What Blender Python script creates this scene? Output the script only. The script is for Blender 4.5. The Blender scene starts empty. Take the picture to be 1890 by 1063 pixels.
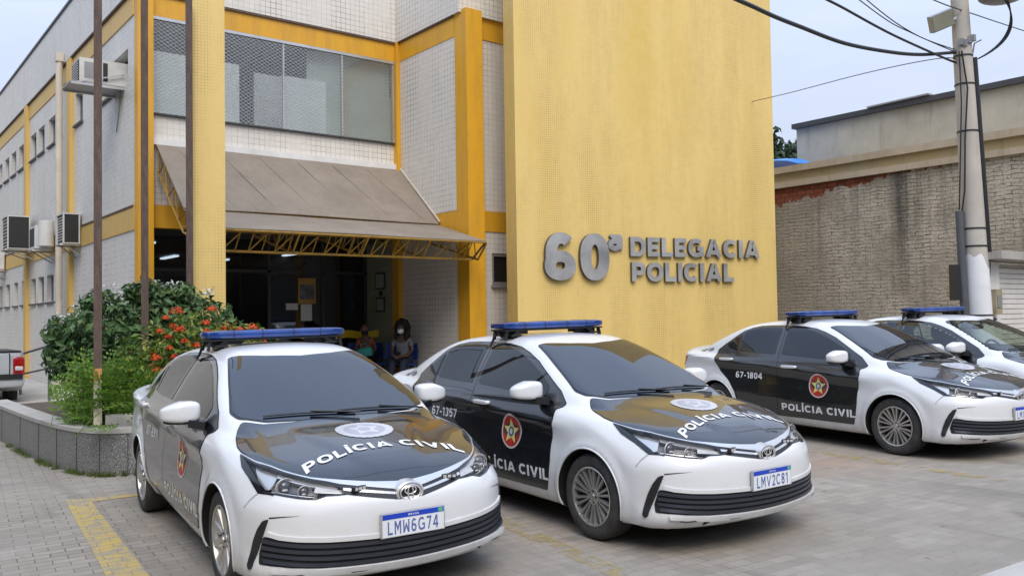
import bpy, bmesh, math, random
import numpy as np
from mathutils import Vector, Matrix, Quaternion
from mathutils.geometry import delaunay_2d_cdt

SC = bpy.context.scene
COL = SC.collection
R_ = math.radians
random.seed(4)
RNG = np.random.default_rng(7)

# ------------------------------------------------------------------ camera
CAM_H = 1.7147
def camera():
    yaw, pitch, roll = 0.66713769, 0.0325671421, -0.0153772922
    f = np.array([math.sin(yaw)*math.cos(pitch), math.cos(yaw)*math.cos(pitch), math.sin(pitch)])
    rt = np.array([math.cos(yaw), -math.sin(yaw), 0.0]); up = np.cross(rt, f)
    r2 = math.cos(roll)*rt + math.sin(roll)*up
    u2 = -math.sin(roll)*rt + math.cos(roll)*up
    cd = bpy.data.cameras.new('camera'); co = bpy.data.objects.new('camera', cd); COL.objects.link(co)
    m = Matrix.Identity(4)
    for i in range(3):
        m[i][0] = r2[i]; m[i][1] = u2[i]; m[i][2] = -f[i]
    m.translation = (0, 0, CAM_H)
    co.matrix_world = m
    cd.sensor_fit = 'HORIZONTAL'; cd.sensor_width = 36.0
    cd.lens = 1611.86/1890*36.0
    cd.clip_start = 0.05; cd.clip_end = 3000
    SC.camera = co
camera()

# ------------------------------------------------------------------ sky, sun, exposure
SUN_EL, SUN_AZ = R_(50), R_(203)     # direction the light comes from (azimuth from +Y clockwise)
def world():
    w = bpy.data.worlds.new('World'); SC.world = w; w.use_nodes = True
    nt = w.node_tree; N = nt.nodes; L = nt.links
    N.clear()
    out = N.new('ShaderNodeOutputWorld')
    sky = N.new('ShaderNodeTexSky'); sky.sky_type = 'NISHITA'; sky.sun_disc = False
    sky.sun_elevation = SUN_EL; sky.sun_rotation = SUN_AZ
    sky.air_density = 1.2; sky.dust_density = 3.0
    sc = N.new('ShaderNodeVectorMath'); sc.operation = 'SCALE'; sc.inputs['Scale'].default_value = 0.10
    L.new(sky.outputs[0], sc.inputs[0])
    # overcast veil: brighter towards the zenith, thin cloud mottling
    tc = N.new('ShaderNodeTexCoord'); sep = N.new('ShaderNodeSeparateXYZ'); L.new(tc.outputs['Generated'], sep.inputs[0])
    mr = N.new('ShaderNodeMapRange'); mr.inputs['From Min'].default_value = 0.0; mr.inputs['From Max'].default_value = 1.0
    mr.inputs['To Min'].default_value = 0.80; mr.inputs['To Max'].default_value = 2.0
    L.new(sep.outputs['Z'], mr.inputs['Value'])
    mp = N.new('ShaderNodeMapping'); mp.inputs['Scale'].default_value = (1.6, 1.6, 5.0); L.new(tc.outputs['Generated'], mp.inputs[0])
    nz = N.new('ShaderNodeTexNoise'); nz.inputs['Scale'].default_value = 2.2; nz.inputs['Detail'].default_value = 6; L.new(mp.outputs[0], nz.inputs['Vector'])
    ramp = N.new('ShaderNodeValToRGB')
    ramp.color_ramp.elements[0].position = 0.32; ramp.color_ramp.elements[0].color = (0.535, 0.60, 0.765, 1)
    ramp.color_ramp.elements[1].position = 0.68; ramp.color_ramp.elements[1].color = (0.63, 0.68, 0.79, 1)
    L.new(nz.outputs['Fac'], ramp.inputs[0])
    mul = N.new('ShaderNodeVectorMath'); mul.operation = 'SCALE'; L.new(ramp.outputs[0], mul.inputs[0]); L.new(mr.outputs[0], mul.inputs['Scale'])
    zr = N.new('ShaderNodeValToRGB'); L.new(sep.outputs['Z'], zr.inputs[0])
    zr.color_ramp.elements[0].position = 0.15; zr.color_ramp.elements[0].color = (1, 1, 1, 1)
    zr.color_ramp.elements[1].position = 0.85; zr.color_ramp.elements[1].color = (0.75, 0.88, 1.04, 1)
    mm = N.new('ShaderNodeVectorMath'); mm.operation = 'MULTIPLY'; L.new(mul.outputs[0], mm.inputs[0]); L.new(zr.outputs[0], mm.inputs[1])
    mix = N.new('ShaderNodeMix'); mix.data_type = 'RGBA'; mix.inputs[0].default_value = 0.88
    L.new(sc.outputs[0], mix.inputs[6]); L.new(mm.outputs[0], mix.inputs[7])
    bg = N.new('ShaderNodeBackground'); bg.inputs['Strength'].default_value = 1.0
    # the mixed colour is already at picture scale, the physical sky inside it at 0.10
    L.new(mix.outputs[2], bg.inputs[0]); L.new(bg.outputs[0], out.inputs[0])
world()
def sun():
    l = bpy.data.lights.new('sun', 'SUN'); l.energy = 2.0; l.angle = R_(40); l.color = (1.0, 0.90, 0.76)
    o = bpy.data.objects.new('sun', l); COL.objects.link(o)
    d = Vector((math.sin(SUN_AZ)*math.cos(SUN_EL), math.cos(SUN_AZ)*math.cos(SUN_EL), math.sin(SUN_EL)))
    o.rotation_euler = d.to_track_quat('Z', 'Y').to_euler(); o.location = d*60
sun()
SC.view_settings.view_transform = 'Standard'; SC.view_settings.look = 'None'
SC.view_settings.gamma = 1.0; SC.view_settings.exposure = 0.34
SC.cycles.max_bounces = 8; SC.cycles.caustics_reflective = False; SC.cycles.caustics_refractive = False

# ------------------------------------------------------------------ helpers
GA, GB = 0.0124, 0.003275              # the forecourt rises gently to the right
def gz(x, y): return GA*x + GB*y

def tag(o, label=None, cat=None, group=None, kind=None):
    if label: o['label'] = label
    if cat: o['category'] = cat
    if group: o['group'] = group
    if kind: o['kind'] = kind
    return o
def link(name, data, parent=None):
    o = bpy.data.objects.new(name, data); COL.objects.link(o)
    if parent is not None: o.parent = parent
    return o
def empty(name, loc=(0, 0, 0), rz=0.0):
    o = bpy.data.objects.new(name, None); COL.objects.link(o)
    o.location = loc; o.rotation_euler = (0, 0, rz); o.empty_display_size = 0.3
    return o

class MB:
    """collects shapes into one mesh"""
    def __init__(s): s.v = []; s.f = []; s.m = []; s.mats = []
    def mi(s, mat):
        if mat not in s.mats: s.mats.append(mat)
        return s.mats.index(mat)
    def add(s, vs, fs, mat):
        k = len(s.v); i = s.mi(mat)
        s.v += [tuple(map(float, p)) for p in vs]
        for f in fs: s.f.append([k+int(a) for a in f]); s.m.append(i)
    def box(s, x0, x1, y0, y1, z0, z1, mat, M=None):
        vs = [(x0,y0,z0),(x1,y0,z0),(x1,y1,z0),(x0,y1,z0),(x0,y0,z1),(x1,y0,z1),(x1,y1,z1),(x0,y1,z1)]
        if M is not None: vs = [M @ Vector(p) for p in vs]
        s.add(vs, [(0,3,2,1),(4,5,6,7),(0,1,5,4),(1,2,6,5),(2,3,7,6),(3,0,4,7)], mat)
    def bar(s, a, b, w, h, mat):
        a, b = Vector(a), Vector(b); d = b-a; L = d.length
        if L < 1e-6: return
        q = d.to_track_quat('X', 'Z').to_matrix().to_4x4(); q.translation = a
        s.box(0, L, -w/2, w/2, -h/2, h/2, mat, q)
    def tube(s, pts, r, mat, n=8, cap=True):
        pts = [Vector(p) for p in pts]; rs = r if hasattr(r, '__len__') else [r]*len(pts)
        vs = []; fs = []; prev = None
        for i, p in enumerate(pts):
            d = (pts[min(i+1, len(pts)-1)]-pts[max(i-1, 0)]).normalized()
            if prev is None:
                u = d.cross(Vector((0, 0, 1)));
                if u.length < 1e-3: u = d.cross(Vector((1, 0, 0)))
                u.normalize()
            else:
                u = (prev - d*prev.dot(d)).normalized()
            prev = u; w = d.cross(u)
            for k in range(n):
                a = 2*math.pi*k/n
                vs.append(p + (u*math.cos(a)+w*math.sin(a))*rs[i])
        for i in range(len(pts)-1):
            for k in range(n):
                a = i*n+k; b = i*n+(k+1) % n
                fs.append((a, b, b+n, a+n))
        if cap:
            fs.append(tuple(range(n-1, -1, -1))); fs.append(tuple((len(pts)-1)*n+k for k in range(n)))
        s.add(vs, fs, mat)
    def lathe(s, prof, mat, n=32, axis='Z', at=(0, 0, 0)):
        vs = []; fs = []
        for r, h in prof:
            for k in range(n):
                a = 2*math.pi*k/n; c, d = r*math.cos(a), r*math.sin(a)
                p = {'Z': (c, d, h), 'Y': (d, h, c), 'X': (h, c, d)}[axis]
                vs.append((p[0]+at[0], p[1]+at[1], p[2]+at[2]))
        for i in range(len(prof)-1):
            for k in range(n):
                a = i*n+k; b = i*n+(k+1) % n
                fs.append((a, b, b+n, a+n))
        s.add(vs, fs, mat)
    def prism(s, poly, z0, z1, mat, M=None):
        n = len(poly); vs = [(x, y, z0) for x, y in poly]+[(x, y, z1) for x, y in poly]
        if M is not None: vs = [M @ Vector(p) for p in vs]
        fs = [tuple(range(n-1, -1, -1)), tuple(range(n, 2*n))]+[(i, (i+1) % n, n+(i+1) % n, n+i) for i in range(n)]
        s.add(vs, fs, mat)
    def superell(s, c, r, mat, e1=0.6, e2=0.6, n=20, m=12, fn=None):
        vs = []; fs = []
        sp = lambda a, e: math.copysign(abs(math.sin(a))**e, math.sin(a))
        cp = lambda a, e: math.copysign(abs(math.cos(a))**e, math.cos(a))
        for i in range(m+1):
            t = -math.pi/2+math.pi*i/m
            for k in range(n):
                a = 2*math.pi*k/n
                p = [cp(t, e1)*cp(a, e2), cp(t, e1)*sp(a, e2), sp(t, e1)]
                if fn: p = fn(p)
                vs.append((c[0]+r[0]*p[0], c[1]+r[1]*p[1], c[2]+r[2]*p[2]))
        for i in range(m):
            for k in range(n):
                a = i*n+k; b = i*n+(k+1) % n
                fs.append((a, b, b+n, a+n))
        s.add(vs, fs, mat)
    def mesh(s, name, smooth=None):
        me = bpy.data.meshes.new(name); me.from_pydata(s.v, [], s.f)
        for mt in s.mats: me.materials.append(mt)
        me.polygons.foreach_set('material_index', s.m)
        me.update()
        uvbox(me)
        if smooth is not None:
            me.polygons.foreach_set('use_smooth', [True]*len(me.polygons))
            if smooth > 0: me.set_sharp_from_angle(angle=R_(smooth))
        return me
    def obj(s, name, parent=None, smooth=None):
        return link(name, s.mesh(name, smooth), parent)

def uvbox(me):
    """metric box-projected UVs"""
    uv = me.uv_layers.new(name='UVMap'); n = len(me.loops)
    if n == 0: return
    co = np.empty(len(me.vertices)*3); me.vertices.foreach_get('co', co); co = co.reshape(-1, 3)
    vi = np.empty(n, int); me.loops.foreach_get('vertex_index', vi)
    nr = np.empty(len(me.polygons)*3); me.polygons.foreach_get('normal', nr); nr = np.abs(nr.reshape(-1, 3))
    lt = np.empty(len(me.polygons), int); me.polygons.foreach_get('loop_total', lt)
    fn = np.repeat(nr, lt, axis=0); p = co[vi]
    ax = fn.argmax(1)
    u = np.where(ax == 0, p[:, 1], p[:, 0]); v = np.where(ax == 2, p[:, 1], p[:, 2])
    uv.data.foreach_set('uv', np.stack([u, v], 1).ravel())

# ------------------------------------------------------------------ materials
class NT:
    def __init__(s, name):
        s.mat = bpy.data.materials.new(name); s.mat.use_nodes = True
        s.t = s.mat.node_tree; s.b = s.t.nodes['Principled BSDF']; s.out = s.t.nodes['Material Output']
    def n(s, typ, **kw):
        nd = s.t.nodes.new('ShaderNode'+typ)
        for k, v in kw.items():
            if k.startswith('_'): setattr(nd, k[1:], v)
            else:
                key = k.replace('__', ' ')
                nd.inputs[key].default_value = v
        return nd
    def l(s, a, b): s.t.links.new(a, b)
    def noise(s, vec, scale, detail=4, rough=0.55):
        nd = s.n('TexNoise', Scale=scale, Detail=detail, Roughness=rough)
        if vec is not None: s.l(vec, nd.inputs['Vector'])
        return nd.outputs['Fac']
    def ramp(s, fac, *els):
        nd = s.n('ValToRGB'); cr = nd.color_ramp
        while len(cr.elements) < len(els): cr.elements.new(0.5)
        for e, (p, c) in zip(cr.elements, els):
            e.position = p; e.color = c if len(c) == 4 else (*c, 1)
        s.l(fac, nd.inputs[0]); return nd.outputs[0]
    def mr(s, fac, a, b, c=0.0, d=1.0):
        nd = s.n('MapRange'); nd.inputs['From Min'].default_value = a; nd.inputs['From Max'].default_value = b
        nd.inputs['To Min'].default_value = c; nd.inputs['To Max'].default_value = d
        s.l(fac, nd.inputs['Value']); return nd.outputs[0]
    def mix(s, fac, a, b, mode='MIX'):
        nd = s.n('Mix', _data_type='RGBA', _blend_type=mode)
        for src, idx in ((fac, 0), (a, 6), (b, 7)):
            if hasattr(src, 'links'): s.l(src, nd.inputs[idx])
            elif idx == 0: nd.inputs[0].default_value = src
            else: nd.inputs[idx].default_value = (*src, 1) if len(src) == 3 else src
        return nd.outputs[2]
    def math(s, op, a, b=0.0):
        nd = s.n('Math', _operation=op)
        for i, q in enumerate((a, b)):
            if hasattr(q, 'links'): s.l(q, nd.inputs[i])
            else: nd.inputs[i].default_value = q
        return nd.outputs[0]
    def map(s, vec, scale=(1, 1, 1), rot=(0, 0, 0), loc=(0, 0, 0)):
        nd = s.n('Mapping'); nd.inputs['Scale'].default_value = scale; nd.inputs['Rotation'].default_value = rot; nd.inputs['Location'].default_value = loc
        s.l(vec, nd.inputs[0]); return nd.outputs[0]
    def uv(s): return s.n('TexCoord').outputs['UV']
    def pos(s): return s.n('NewGeometry').outputs['Position']
    def obj(s): return s.n('TexCoord').outputs['Object']
    def bump(s, h, strength=0.3, dist=0.01):
        nd = s.n('Bump', Strength=strength, Distance=dist); s.l(h, nd.inputs['Height']); s.l(nd.outputs[0], s.b.inputs['Normal'])
    def col(s, c):
        if hasattr(c, 'links'): s.l(c, s.b.inputs['Base Color'])
        else: s.b.inputs['Base Color'].default_value = (*c, 1)
    def set(s, **kw):
        for k, v in kw.items():
            key = k.replace('__', ' ')
            if hasattr(v, 'links'): s.l(v, s.b.inputs[key])
            else: s.b.inputs[key].default_value = v
        return s

def plain(name, c, rough=0.5, metal=0.0, var=0.12, scale=3.0, coat=0.0, spec=0.5, bump=0.0):
    m = NT(name); o = m.obj()
    f = m.noise(o, scale, 5)
    lo = tuple(x*(1-var) for x in c); hi = tuple(min(1, x*(1+var)) for x in c)
    m.col(m.ramp(f, (0.3, lo), (0.7, hi)))
    m.set(Roughness=rough, Metallic=metal); m.b.inputs['Specular IOR Level'].default_value = spec
    if coat: m.set(Coat__Weight=coat, Coat__Roughness=0.03)
    if bump: m.bump(m.noise(o, scale*12, 4), bump, 0.01)
    return m.mat

def tile(name, c1, c2, grout, size, mortar, dirt=0.6, stain=None, rough=0.35, grout_lo=0.25):
    m = NT(name); uv = m.uv(); p = m.pos()
    bk = m.n('TexBrick', _offset=0.0, _squash=1.0)
    bk.inputs['Scale'].default_value = 1.0; bk.inputs['Brick Width'].default_value = size; bk.inputs['Row Height'].default_value = size
    bk.inputs['Mortar Size'].default_value = mortar; bk.inputs['Mortar Smooth'].default_value = 0.3; bk.inputs['Bias'].default_value = 0.0
    bk.inputs['Color1'].default_value = (*c1, 1); bk.inputs['Color2'].default_value = (*c2, 1); bk.inputs['Mortar'].default_value = (*c1, 1)
    m.l(uv, bk.inputs['Vector'])
    # grime keeps to the joints and comes and goes in vertical runs
    st = m.noise(m.map(p, (1.3, 1.3, 0.22)), 1.6, 5, 0.6)
    st2 = m.noise(p, 6.0, 4)
    vis = m.mr(m.math('ADD', m.math('MULTIPLY', st, 0.85), m.math('MULTIPLY', st2, 0.25)), 0.47, 0.74, grout_lo, 1.0)
    c = m.mix(m.math('MULTIPLY', bk.outputs['Fac'], vis), bk.outputs['Color'], grout)
    big = m.noise(p, 0.55, 4)
    c = m.mix(m.mr(big, 0.35, 0.75, 0.0, dirt*0.35), c, tuple(x*0.72 for x in c1))
    if stain:
        s1 = m.noise(m.map(p, (1.1, 1.1, 0.12), loc=(3.1, 0.7, 0)), 1.0, 5, 0.6)
        c = m.mix(m.mr(s1, 0.54, 0.72, 0.0, 0.5), c, stain)
        su = m.n('SeparateXYZ'); m.l(uv, su.inputs[0])
        dd = m.math('ABSOLUTE', m.math('SUBTRACT', su.outputs[0], m.math('ADD', 2.95, m.math('MULTIPLY', m.math('SUBTRACT', st, 0.5), 1.6))))
        run = m.math('MULTIPLY', m.mr(dd, 0.15, 0.75, 0.85, 0.0), m.mr(su.outputs[1], 3.6, 7.2, 0.0, 1.0))
        c = m.mix(m.math('MULTIPLY', run, m.mr(st2, 0.25, 0.7, 0.35, 1.0)), c, stain)
    m.col(c); m.set(Roughness=m.mr(st2, 0.3, 0.7, rough-0.07, rough+0.2))
    m.bump(m.math('SUBTRACT', 1.0, bk.outputs['Fac']), 0.25 if size > 0.06 else 0.03, 0.004)
    return m.mat

M = {}
M['yellow_tile'] = tile('yellow_tile', (0.76, 0.555, 0.195), (0.735, 0.53, 0.18), (0.40, 0.275, 0.085), 0.045, 0.0048, 0.22, (0.68, 0.46, 0.10), 0.42, 0.05)
M['white_tile'] = tile('white_tile', (0.72, 0.685, 0.625), (0.67, 0.64, 0.585), (0.15, 0.135, 0.12), 0.11, 0.006, 0.5, None, 0.4, 0.22)
M['side_tile'] = tile('side_tile', (0.725, 0.70, 0.645), (0.675, 0.652, 0.60), (0.26, 0.25, 0.24), 0.11, 0.0055, 0.75, None, 0.4, 0.12)

def painted(name, c, c_dirty, rough=0.5):
    m = NT(name); p = m.pos()
    run = m.noise(m.map(p, (3.0, 3.0, 0.5)), 2.0, 6, 0.65)
    c1 = m.mix(m.mr(run, 0.45, 0.75, 0.0, 0.75), c, c_dirty)
    sp = m.noise(p, 22, 3)
    c1 = m.mix(m.mr(sp, 0.62, 0.75, 0.0, 0.35), c1, tuple(x*0.6 for x in c_dirty))
    m.col(c1); m.set(Roughness=rough); m.bump(m.noise(p, 60, 3), 0.08, 0.004)
    return m.mat
M['yellow_paint'] = painted('yellow_paint', (0.70, 0.36, 0.022), (0.50, 0.27, 0.04), 0.42)
M['yellow_pale'] = painted('yellow_pale', (0.68, 0.44, 0.12), (0.55, 0.38, 0.13), 0.5)
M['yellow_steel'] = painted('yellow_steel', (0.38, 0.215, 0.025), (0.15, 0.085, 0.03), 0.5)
M['white_paint'] = plain('white_paint', (0.72, 0.71, 0.69), 0.5, var=0.1)
M['beige_pipe'] = plain('beige_pipe', (0.62, 0.56, 0.47), 0.5)
M['dark_frame'] = plain('dark_frame', (0.05, 0.05, 0.05), 0.4)
M['grey_frame'] = plain('grey_frame', (0.30, 0.30, 0.30), 0.4, metal=0.3)
M['alu'] = plain('alu', (0.55, 0.55, 0.55), 0.3, metal=0.6)
M['black'] = plain('black', (0.012, 0.012, 0.013), 0.5)
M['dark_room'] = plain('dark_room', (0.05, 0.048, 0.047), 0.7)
M['room_green'] = plain('room_green', (0.30, 0.31, 0.22), 0.7)
M['curtain'] = plain('curtain', (0.84, 0.86, 0.85), 0.8, var=0.10, scale=1.2)
M['paper'] = plain('paper', (0.75, 0.75, 0.74), 0.7, var=0.05)
M['parapet_cap'] = plain('parapet_cap', (0.10, 0.10, 0.11), 0.7)
def rust():
    m = NT('rusty_steel'); p = m.obj()
    f = m.noise(m.map(p, (6, 6, 1.2)), 4, 8, 0.7); g = m.noise(p, 40, 4)
    c = m.ramp(m.math('ADD', m.math('MULTIPLY', f, 0.8), m.math('MULTIPLY', g, 0.2)), (0.3, (0.055, 0.04, 0.035)), (0.5, (0.10, 0.066, 0.052)), (0.7, (0.17, 0.115, 0.09)))
    m.col(c); m.set(Roughness=0.75); m.bump(g, 0.2, 0.004); return m.mat
M['rust'] = rust()
def awning():
    m = NT('awning_sheet'); p = m.pos()
    f = m.noise(p, 1.4, 6, 0.65); g = m.noise(p, 18, 4)
    c = m.ramp(f, (0.3, (0.195, 0.158, 0.122)), (0.7, (0.27, 0.225, 0.178)))
    c = m.mix(m.mr(g, 0.58, 0.75, 0, 0.5), c, (0.11, 0.085, 0.07))
    m.col(c); m.set(Roughness=0.7); m.bump(m.noise(p, 3.0, 3), 0.25, 0.03); return m.mat
M['awning'] = awning()
def glass_dark(name, c, rough=0.02, spec=0.6):
    m = NT(name); f = m.noise(m.obj(), 0.6, 3)
    m.col(m.ramp(f, (0.3, tuple(x*0.8 for x in c)), (0.7, tuple(x*1.2 for x in c))))
    m.set(Roughness=rough); m.b.inputs['Specular IOR Level'].default_value = spec; return m.mat
def clear_glass(name, tint, gloss=0.12):
    """thin pane: mostly clear, mirror-like at a slant"""
    m = NT(name); t = m.n('BsdfTransparent'); t.inputs[0].default_value = (*tint, 1)
    g = m.n('BsdfGlossy'); g.inputs['Roughness'].default_value = 0.015
    ge = m.n('NewGeometry'); dt = m.n('VectorMath', _operation='DOT_PRODUCT'); m.l(ge.outputs['Normal'], dt.inputs[0]); m.l(ge.outputs['Incoming'], dt.inputs[1])
    k = m.math('POWER', m.math('SUBTRACT', 1.0, m.math('ABSOLUTE', dt.outputs['Value'])), 5.0); fac = m.mr(k, 0.0, 1.0, gloss*0.2, 1.0)
    mx = m.n('MixShader'); m.l(fac, mx.inputs[0]); m.l(t.outputs[0], mx.inputs[1]); m.l(g.outputs[0], mx.inputs[2])
    m.l(mx.outputs[0], m.out.inputs[0]); return m.mat
M['shop_glass'] = clear_glass('shop_glass', (0.62, 0.66, 0.68), 0.3)
def mesh_glass():
    """window pane behind a diamond security grille: grille drawn by two crossed wave bands"""
    m = NT('security_lattice'); uv = m.uv(); sep = m.n('SeparateXYZ'); m.l(uv, sep.inputs[0])
    s = 1/0.068
    a = m.math('FRACT', m.math('MULTIPLY', m.math('ADD', sep.outputs[0], m.math('MULTIPLY', sep.outputs[1], 1.55)), s*0.62))
    b = m.math('FRACT', m.math('MULTIPLY', m.math('SUBTRACT', sep.outputs[0], m.math('MULTIPLY', sep.outputs[1], 1.55)), s*0.62))
    la = m.math('LESS_THAN', a, 0.14); lb = m.math('LESS_THAN', b, 0.14)
    k = m.math('MAXIMUM', la, lb)
    t = m.n('BsdfTransparent'); mx = m.n('MixShader'); m.l(k, mx.inputs[0]); m.l(t.outputs[0], mx.inputs[1]); m.l(m.b.outputs[0], mx.inputs[2])
    m.col((0.33, 0.34, 0.33)); m.set(Roughness=0.5, Metallic=0.0); m.l(mx.outputs[0], m.out.inputs[0]); return m.mat
M['lattice'] = mesh_glass()

def pavers():
    m = NT('concrete_pavers'); p = m.pos()
    q = m.map(p, rot=(0, 0, R_(6.2)))
    wob = m.noise(p, 1.1, 2)
    bk = m.n('TexBrick', _offset=0.5, _squash=1.0)
    bk.inputs['Scale'].default_value = 1.0; bk.inputs['Brick Width'].default_value = 0.21; bk.inputs['Row Height'].default_value = 0.105
    bk.inputs['Mortar Size'].default_value = 0.0045; bk.inputs['Mortar Smooth'].default_value = 0.5; bk.inputs['Bias'].default_value = 0.0
    bk.inputs['Color1'].default_value = (0.325, 0.290, 0.243, 1); bk.inputs['Color2'].default_value = (0.262, 0.234, 0.196, 1); bk.inputs['Mortar'].default_value = (0.275, 0.255, 0.226, 1)
    m.l(q, bk.inputs['Vector'])
    sep = m.n('SeparateXYZ'); m.l(p, sep.inputs[0])
    wear = m.noise(p, 0.9, 5, 0.6)
    vis = m.mr(wear, 0.38, 0.62, 0.95, 0.25)
    # the joints have silted up towards the street
    right = m.mr(m.math('SUBTRACT', sep.outputs[0], m.math('MULTIPLY', sep.outputs[1], 0.9)), -1.0, 2.5, 1.0, 0.33)
    vis = m.math('MULTIPLY', vis, right)
    c = m.mix(m.math('MULTIPLY', bk.outputs['Fac'], vis), bk.outputs['Color'], (0.075, 0.068, 0.06))
    dirt = m.noise(m.map(p, loc=(11, 4, 0)), 0.5, 6, 0.65)
    c = m.mix(m.mr(dirt, 0.42, 0.75, 0, 0.55), c, (0.20, 0.185, 0.165))
    pale = m.noise(m.map(p, loc=(3, 9, 0)), 1.6, 5, 0.6)
    c = m.mix(m.mr(pale, 0.55, 0.78, 0, 0.5), c, (0.40, 0.37, 0.325))
    # reddish earth spread on the bays
    for cx, cy, r, k in ((2.75, 7.3, 0.55, 0.75), (8.3, 5.35, 0.8, 0.55), (4.6, 5.0, 0.5, 0.35)):
        d = m.n('VectorMath', _operation='DISTANCE'); m.l(p, d.inputs[0]); d.inputs[1].default_value = (cx, cy, gz(cx, cy))
        fade = m.math('MULTIPLY', m.mr(d.outputs['Value'], 0.0, r*1.5, k, 0.0), m.mr(m.noise(p, 4.0, 6, 0.7), 0.35, 0.6, 0.0, 1.0))
        c = m.mix(fade, c, (0.36, 0.215, 0.135))
    trk = m.noise(m.map(p, (2.2, 0.16, 1), rot=(0, 0, R_(6.2)), loc=(5, 2, 0)), 1.3, 5, 0.6)
    c = m.mix(m.mr(trk, 0.52, 0.70, 0.0, 0.5), c, (0.135, 0.122, 0.105))
    oil = m.noise(m.map(p, loc=(1.3, 7.7, 0)), 1.3, 3)
    c = m.mix(m.mr(oil, 0.66, 0.74, 0.0, 0.6), c, (0.085, 0.078, 0.07))
    spot = m.noise(p, 55, 3)
    c = m.mix(m.mr(spot, 0.30, 0.36, 0.5, 0.0), c, (0.09, 0.08, 0.07))
    blob = m.n('TexVoronoi', Scale=1.9); m.l(p, blob.inputs['Vector'])
    c = m.mix(m.mr(blob.outputs['Distance'], 0.02, 0.05, 0.6, 0.0), c, (0.07, 0.065, 0.06))
    m.col(c); m.set(Roughness=0.85); m.b.inputs['Specular IOR Level'].default_value = 0.25
    h = m.math('ADD', m.math('MULTIPLY', m.math('MULTIPLY', bk.outputs['Fac'], vis), -1.0), m.math('MULTIPLY', m.noise(p, 90, 3), 0.5))
    m.bump(h, 0.5, 0.006); return m.mat
M['pavers'] = pavers()
def line_paint():
    m = NT('worn_yellow_line'); p = m.pos()
    f = m.noise(p, 7, 6, 0.7); g = m.noise(p, 60, 3)
    bk = m.n('TexBrick', _offset=0.5); m.l(m.map(p, rot=(0, 0, R_(6.2))), bk.inputs['Vector'])
    bk.inputs['Scale'].default_value = 1.0; bk.inputs['Brick Width'].default_value = 0.21; bk.inputs['Row Height'].default_value = 0.105; bk.inputs['Mortar Size'].default_value = 0.004
    c = m.ramp(f, (0.3, (0.46, 0.32, 0.07)), (0.7, (0.55, 0.40, 0.12)))
    c = m.mix(m.mr(m.math('ADD', f, m.math('MULTIPLY', g, 0.4)), 0.60, 0.80, 0.0, 0.9), c, (0.27, 0.245, 0.20))
    c = m.mix(m.math('MULTIPLY', bk.outputs['Fac'], 0.55), c, (0.12, 0.10, 0.06))
    m.col(c); m.set(Roughness=0.8); return m.mat
M['line'] = line_paint()
def line_worn():
    m = NT('faded_yellow_line'); p = m.pos()
    f = m.noise(p, 5, 7, 0.7)
    m.col((0.42, 0.32, 0.12)); m.set(Roughness=0.85)
    t = m.n('BsdfTransparent'); mx = m.n('MixShader'); m.l(m.mr(f, 0.44, 0.62, 0.0, 0.75), mx.inputs[0]); m.l(t.outputs[0], mx.inputs[1]); m.l(m.b.outputs[0], mx.inputs[2])
    m.l(mx.outputs[0], m.out.inputs[0]); return m.mat
M['line_worn'] = line_worn()
def granite():
    m = NT('granite_cladding'); p = m.pos()
    v = m.n('TexVoronoi', Scale=95.0); m.l(p, v.inputs['Vector'])
    n1 = m.noise(p, 120, 3); n2 = m.noise(m.map(p, (2, 2, .4)), 2.0, 5)
    c = m.ramp(m.math('ADD', m.math('MULTIPLY', v.outputs['Distance'], 0.6), m.math('MULTIPLY', n1, 0.6)), (0.30, (0.018, 0.019, 0.021)), (0.52, (0.085, 0.088, 0.092)), (0.76, (0.30, 0.30, 0.29)))
    c = m.mix(m.mr(n2, 0.5, 0.75, 0, 0.5), c, (0.10, 0.10, 0.095))
    m.col(c); m.set(Roughness=0.35); return m.mat
M['granite'] = granite()
def concrete(name, a, b, scale=1.5, rough=0.85):
    m = NT(name); p = m.pos()
    f = m.noise(p, scale, 7, 0.65); g = m.noise(p, scale*18, 4)
    c = m.ramp(f, (0.3, a), (0.7, b)); c = m.mix(m.mr(g, 0.62, 0.78, 0, 0.3), c, tuple(x*0.6 for x in a))
    run = m.noise(m.map(p, (4, 4, 0.4)), 1.4, 5); c = m.mix(m.mr(run, 0.55, 0.75, 0, 0.45), c, tuple(x*0.55 for x in a))
    m.col(c); m.set(Roughness=rough); m.bump(g, 0.25, 0.008); return m.mat
M['concrete'] = concrete('concrete', (0.34, 0.325, 0.30), (0.46, 0.44, 0.41))
M['pole_concrete'] = concrete('pole_concrete', (0.40, 0.37, 0.32), (0.52, 0.48, 0.42), 1.2)
M['grey_render'] = concrete('grey_render', (0.36, 0.32, 0.235), (0.52, 0.465, 0.36), 0.9)
M['soil'] = concrete('soil', (0.06, 0.045, 0.03), (0.12, 0.09, 0.06), 4)
M['limewash'] = plain('limewash', (0.74, 0.74, 0.75), 0.7, var=0.06)


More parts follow.
